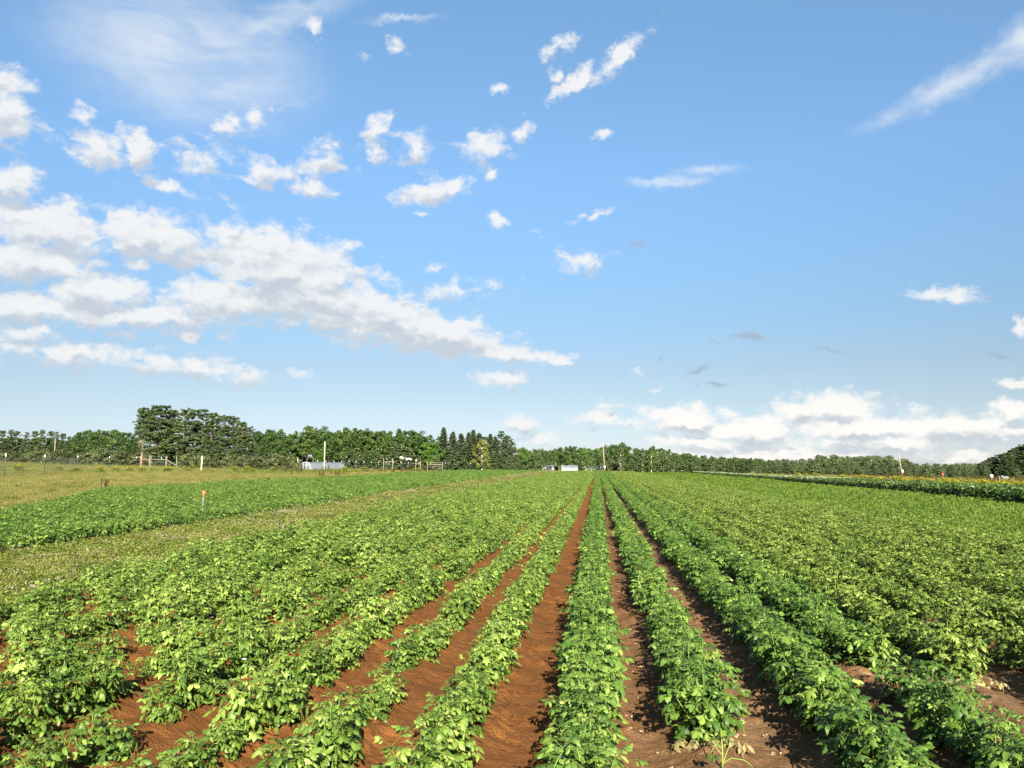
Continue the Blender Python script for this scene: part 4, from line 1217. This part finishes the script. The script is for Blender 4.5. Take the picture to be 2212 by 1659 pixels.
tree_row('pine', [(2116, 1001), (2124, 998), (2131, 995), (2141, 990), (2149, 988), (2157, 984), (2166, 982), (2174, 979), (2184, 974), (2194, 970), (2204, 967), (2214, 963), (2226, 961), (2244, 957)], 232,
         'dark tall pine in the clump at the right edge, {o} from the left', 'pines of the right-hand clump', 1.45, 9)
# ---- undergrowth inside and behind the woods: one mass
pts, scs, vis = [], [], []
for k in range(520):
    px = rng.uniform(-60, 2290)
    Y_ = np.interp(px, [-60, 280, 560, 1100, 1110, 2290], [268, 232, 262, 266, 300, 318]) + rng.uniform(0, 22)
    x, y = spot(px, Y_)
    pts.append((x, y, gz(x, y))); scs.append(rng.uniform(0.9, 1.7) * (1.25 if px < 1100 else 0.9)); vis.append(int(rng.integers(4)))
scatter('undergrowth', np.array(pts), rnd(len(pts), 0, 6.28), np.array(scs), vis, [LIB['shrub'][i][0][1][1] for i in range(4)])
# ---- the far wood on the right: one mass
pts, scs, vis = [], [], []
FARW = [(1440, 982), (1650, 993), (1764, 992), (1772, 983), (1812, 982), (1818, 987), (1920, 986), (1932, 990), (1966, 993), (1972, 1003), (2120, 1003), (2260, 1004)]
for k in range(330):
    px = rng.uniform(1440, 2260)
    top = np.interp(px, [q[0] for q in FARW], [q[1] for q in FARW]) + rng.uniform(-4, 10)
    x, y, h = tall(px, top, rng.uniform(325, 380))
    pts.append((x, y, gz(x, y))); scs.append(h / 12.0); vis.append(int(rng.integers(3)))
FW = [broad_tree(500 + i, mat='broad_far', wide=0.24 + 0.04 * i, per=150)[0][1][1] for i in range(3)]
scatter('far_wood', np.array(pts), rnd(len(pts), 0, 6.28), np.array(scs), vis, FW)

# ================================================================== buildings, fences, poles, signs
def hoop_house(name, px0, Y, axis, L, Wd, H, label, door=True, group=None):
    x, y = spot(px0, Y)
    o = empty(name, (x, y, gz(x, y)), axis)           # local +X runs along the ridge, the door end at x = 0
    n = 14
    an = np.linspace(0, math.pi, n)
    prof = np.stack([-np.cos(an) * Wd / 2, np.sin(an) ** 0.75 * H], 1)
    mb = MB(); nx_ = max(2, int(L / 1.5))
    V = np.array([(L * i / nx_, p_[0], p_[1]) for i in range(nx_ + 1) for p_ in prof])
    F = [(i * n + j, i * n + j + 1, (i + 1) * n + j + 1, (i + 1) * n + j) for i in range(nx_) for j in range(n - 1)]
    mb.add(V, F); mb.build('cover', M['film'], o)
    rb = MB()
    for i in range(nx_ + 1):
        rb.tube([(L * i / nx_, p_[0] * 1.002, p_[1] * 1.002) for p_ in prof], 0.018, 4)
    rb.tube([(0, 0, H), (L, 0, H)], 0.03, 4)
    rb.build('ribs', M['film'], o)
    ew = MB()
    for xe in (0.02, L - 0.02):
        for j in range(n - 1):
            ew.add([(xe, prof[j, 0], 0), (xe, prof[j + 1, 0], 0), (xe, prof[j + 1, 0], prof[j + 1, 1]), (xe, prof[j, 0], prof[j, 1])], [(0, 1, 2, 3)])
    ew.build('end_wall', M['film'], o)
    fr = MB()
    for z in (0.05, H * 0.62): fr.box((-0.03, 0, z), (0.06, Wd * (0.98 if z < 0.2 else 0.86), 0.08))
    for yy in (-0.62, 0.62): fr.box((-0.031, yy, H * 0.46), (0.06, 0.08, H * 0.90))
    fr.tube([(-0.03, p_[0], p_[1]) for p_ in prof], 0.07, 5)
    fr.build('end_frame', M['white_paint'], o)
    if door:
        d = MB(); d.box((-0.07, 0, 0.98), (0.04, 1.05, 1.9)); dd = d.build('door', M['film'], o)
        h_ = MB(); h_.box((-0.11, 0.42, 1.0), (0.04, 0.05, 0.16)); h_.build('handle', M['dark'], dd)
    return tag(o, label, 'greenhouse', group)

hoop_house('hoop_greenhouse', 659, 212, R(62), 13.0, 4.8, 2.15, 'long plastic hoop greenhouse with a framed end wall behind the meadow', True)
hoop_house('hoop_greenhouse', 1214, 262, R(4), 5.2, 3.6, 2.3, 'small bright hoop greenhouse between young pines left of the pole', False)
hoop_house('hoop_greenhouse', 1262, 282, R(4), 6.5, 3.6, 2.0, 'low hoop greenhouse half hidden by pines beside the tall pole', False)
hoop_house('hoop_greenhouse', 1172, 282, R(4), 4.0, 3.6, 2.3, 'hoop greenhouse mostly hidden by pines, farthest left of the small three', False)
hoop_house('hoop_greenhouse', 2162, 205, R(20), 1.7, 1.2, 0.95, 'tiny white hoop shelter before the dark pines at the right', False)

def pole(name, px, top, Y, mat, r, label, lean=0.0, box=False, crossarm=False):
    x, y, h = tall(px, top, Y)
    o = empty(name, (x, y, gz(x, y)), 0)
    mb = MB(); mb.tube([(0, 0, -0.3), (lean * h * 0.5, 0, h * 0.5), (lean * h, 0, h)], [r, r * 0.9, r * 0.72], 8)
    mb.build('shaft', M[mat], o)
    if box:
        b_ = MB(); b_.box((0, -r - 0.16, 1.75), (0.46, 0.28, 0.85)); b_.build('meter_box', M['white_paint'], o)
        s_ = MB(); s_.box((0.0, -r - 0.10, 1.0), (0.16, 0.12, 0.6)); s_.build('lower_box', M['red'], o)
    return tag(o, label, 'pole')
pole('wooden_pole', 700.5, 954, 205, 'wood_new', 0.16, 'tall pale wooden pole standing before the long hoop greenhouse')
pole('wooden_pole', 1306, 962, 255, 'wood', 0.17, 'tall bare wooden pole with a white meter box at the field end', -0.04, True)
pole('wooden_pole', 1948, 978, 240, 'wood', 0.17, 'leaning bare pole with a white and red box behind the bush row', -0.10, True)
pole('wooden_pole', 881, 967, 246, 'wood', 0.13, 'grey pole half hidden among the pines of the middle wood', 0.0)
pole('wooden_pole', 116, 948, 232, 'wood', 0.14, 'short grey pole in the shrubs at the far left wood', 0.0)
pole('wooden_post', 435, 985, 150, 'wood_new', 0.17, 'stout pale wooden post standing alone in the meadow below the grove', 0.03)
pole('wooden_post', 643, 988.5, 196, 'wood_new', 0.17, 'pale wooden corner post at the left end of the greenhouse', 0.0)

# ---- tall wire fence with white-capped steel posts
FP = [(-40, 72), (11, 82), (96, 95), (167, 133), (236, 160), (294, 178), (348, 190), (395, 197), (438, 202), (476, 205), (508, 207), (541, 208), (570, 209), (597, 209.5), (619, 210)]
FP2 = [(686, 218), (704, 220), (721, 221), (738, 222), (754, 223), (769, 224), (786, 225), (802, 226), (818, 227), (834, 228), (850, 229), (866, 230), (882, 231), (905, 233), (930, 235), (962, 237), (992, 239), (1016, 240)]
def fence(name, path, label, step=0.25):
    x0, y0 = spot(*path[0])
    o = empty(name, (x0, y0, gz(x0, y0)))
    pos = []
    for (px, Y) in path:
        x, y = spot(px, Y); pos.append(np.array([x - x0, y - y0, gz(x, y) - gz(x0, y0)]))
    for p_ in pos:
        mb = MB(); mb.box(p_ + [0, 0, 1.2], (0.07, 0.06, 2.45)); po = mb.build('post', M['post_green'], o)
        c = MB(); c.box(p_ + [0, 0, 2.52], (0.13, 0.12, 0.34)); c.build('cap', M['white_paint'], po)
    wr = MB()
    for a, b_ in zip(pos[:-1], pos[1:]):
        n = max(2, int(np.linalg.norm(b_ - a) / step))
        for z in (0.15, 0.5, 0.85, 1.2, 1.6, 2.0, 2.35):
            wr.tube([a + [0, 0, z], b_ + [0, 0, z]], 0.005, 3, cap=False)
        for k in range(n):
            q = a + (b_ - a) * k / n
            wr.tube([q + [0, 0, 0.1], q + [0, 0, 2.35]], 0.004, 3, cap=False)
    wr.build('wire_net', M['wire'], o)
    return tag(o, label, 'fence')
fence('wire_fence', FP, 'tall wire fence with white-capped posts running past the pine grove')
fence('wire_fence', FP2, 'wire fence with white-capped posts from the greenhouse towards the birch')

# ---- timber braces and the gate in the fence
def brace(px0, px1, top, Y, label, diag=0, name='timber_brace', cat='brace', lattice=None):
    xa, ya, h = tall(px0, top, Y); xb, yb = spot(px1, Y)
    o = empty(name, (xa, ya, gz(xa, ya)))
    d = xb - xa; zb = gz(xb, yb) - gz(xa, ya)
    for q, z in ((0, 0), (d, zb)):
        m = MB(); m.tube([(q, 0, z - 0.2), (q, 0, z + h)], [0.075, 0.065], 8); m.build('post', M['wood'], o)
    m = MB()
    if diag: m.tube([(0, -0.12, h * 0.75), (d, -0.12, zb + h * 0.3)], 0.07, 6)
    else: m.tube([(0, -0.12, h * 0.72), (d, -0.12, zb + h * 0.72)], 0.07, 6)
    m.build('rail', M['wood'], o)
    if lattice:
        m = MB()
        for z in (0.25, h * 0.5, h * 0.92): m.tube([(0, 0, z), (d, 0, zb + z)], 0.03, 4)
        for k in range(1, 12): m.tube([(d * k / 12, 0, 0.25), (d * k / 12, 0, h * 0.92)], 0.008, 3)
        m.build('gate_panel', M[lattice], o)
    return tag(o, label, cat)
brace(303, 322.5, 984, 172, 'timber brace with a level rail at the left of the green gate')
brace(325.5, 358, 984, 172, 'green wire gate between wooden posts below the pine grove', 0, 'wire_gate', 'gate', 'wire_green')
brace(360, 381, 986, 173, 'timber brace with a slanting rail at the right of the green gate', 1)
brace(828.5, 848, 989, 205, 'timber brace of two posts before the middle wood, nearer the greenhouse')
brace(898, 908, 995, 210, 'narrow timber brace before the middle wood, left of the pole gate')
brace(923, 956, 997, 212, 'wide wooden pole gate before the wood left of the birch', 0, 'wooden_gate', 'gate', 'wood')

# ---- small things at the field edges
x, y = spot(600, 206)
mb = MB()
for k in range(9): mb.box((k * 0.62 - 2.6, 0.3 * math.sin(k * 2.1), 0.35 + 0.10 * math.sin(k * 1.7)), (0.66, 2.0, 0.7), 0.08 * math.sin(k * 3))
o = mb.build('blue_cover_sheet', M['blue_tarp']); o.location = (x, y, gz(x, y)); tag(o, 'low blue-violet sheet behind the fence left of the greenhouse', 'sheet')
for px, top, Y, lab, sl in ((877, 986, 236, 'white sloping boat cover glimpsed between pines left of the wooden gate', -0.45), (898, 990, 238, 'small white cover glimpsed right of the larger white one', -0.5)):
    x, y, h = tall(px, top, Y)
    o = empty('white_cover', (x, y, gz(x, y)), 0)
    m = MB(); wd = 3.6 if px < 890 else 2.0
    m.add([(-wd / 2, -0.8, h), (wd / 2, -0.8, h + sl * 1.4), (wd / 2, 0.8, h + sl * 1.4), (-wd / 2, 0.8, h), (-wd / 2, -0.8, h - 0.5), (wd / 2, -0.8, h + sl * 1.4 - 0.5), (wd / 2, 0.8, h + sl * 1.4 - 0.5), (-wd / 2, 0.8, h - 0.5)],
          [(0, 1, 2, 3), (0, 4, 5, 1), (2, 6, 7, 3), (1, 5, 6, 2), (0, 3, 7, 4)])
    m.build('sheet', M['white_paint'], o, False)
    m = MB()
    for q in (-wd * 0.4, wd * 0.4): m.box((q, 0, h * 0.35), (0.12, 0.9, h * 0.7))
    m.build('trestles', M['dark'], o)
    tag(o, lab, 'cover')

def stake(px, base_D, h, label, red=False):
    x, y = spot(px, base_D)
    o = empty('marker_stake', (x, y, gz(x, y)), 0.3)
    lean = 0.045
    m = MB(); m.tube([(0, 0, -0.2), (lean * h, 0, h - 0.18)], 0.021, 6); m.build('rod', M['steel'], o)
    m = MB(); m.tube([(lean * (h - 0.2), 0, h - 0.2), (lean * h, 0, h + 0.02)], 0.036, 8)
    m.add([(lean * h + 0.03, -0.01, h - 0.05), (lean * h + 0.07, -0.02, h - 0.06), (lean * h + 0.08, -0.02, h - 0.0), (lean * h + 0.03, -0.01, h + 0.0)], [(0, 1, 2, 3)])
    m.build('flagging', M['orange'], o)
    return tag(o, label, 'stake')
stake(439.5, 28.0, 1.02, 'thin steel stake topped with orange flagging in the clover strip')

def sign(px, top, Y, w, h, mat, label):
    x, y, ht = tall(px, top, Y)
    o = empty('field_sign', (x, y, gz(x, y)), 0)
    m = MB(); m.box((0, 0.04, ht * 0.5), (0.07, 0.05, ht)); m.build('post', M['wood'], o)
    m = MB(); m.box((0, -0.01, ht - h / 2), (w, 0.04, h)); m.build('board', M[mat], o)
    return tag(o, label, 'sign')
s_ = sign(2035.5, 1022, 168, 0.36, 0.5, 'red', 'small red sign board on a post above the goldenrod')
s_ = sign(2141, 1025, 165, 0.5, 0.6, 'white_paint', 'small white sign with a dark mark in the right meadow')
m = MB(); m.box((0, -0.04, s_.children[0].bound_box[6][2] - 0.32), (0.10, 0.02, 0.3)); m.build('mark', M['dark'], s_)
for k, (px, top, Y, lab) in enumerate(((2171, 1011, 226, 'thin dark steel post before the dark clump, nearer the tiny shelter'), (2040, 1012, 230, 'thin dark steel post among young pines behind the red sign'))):
    x, y, h = tall(px, top, Y); m = MB(); m.box((0, 0, h / 2), (0.09, 0.09, h)); m.box((0, 0, h + 0.06), (0.14, 0.14, 0.12)); m.box((0, -0.06, h * 0.6), (0.16, 0.03, 0.12))
    o = m.build('steel_post', M['post_green']); o.location = (x, y, gz(x, y)); tag(o, lab, 'post')
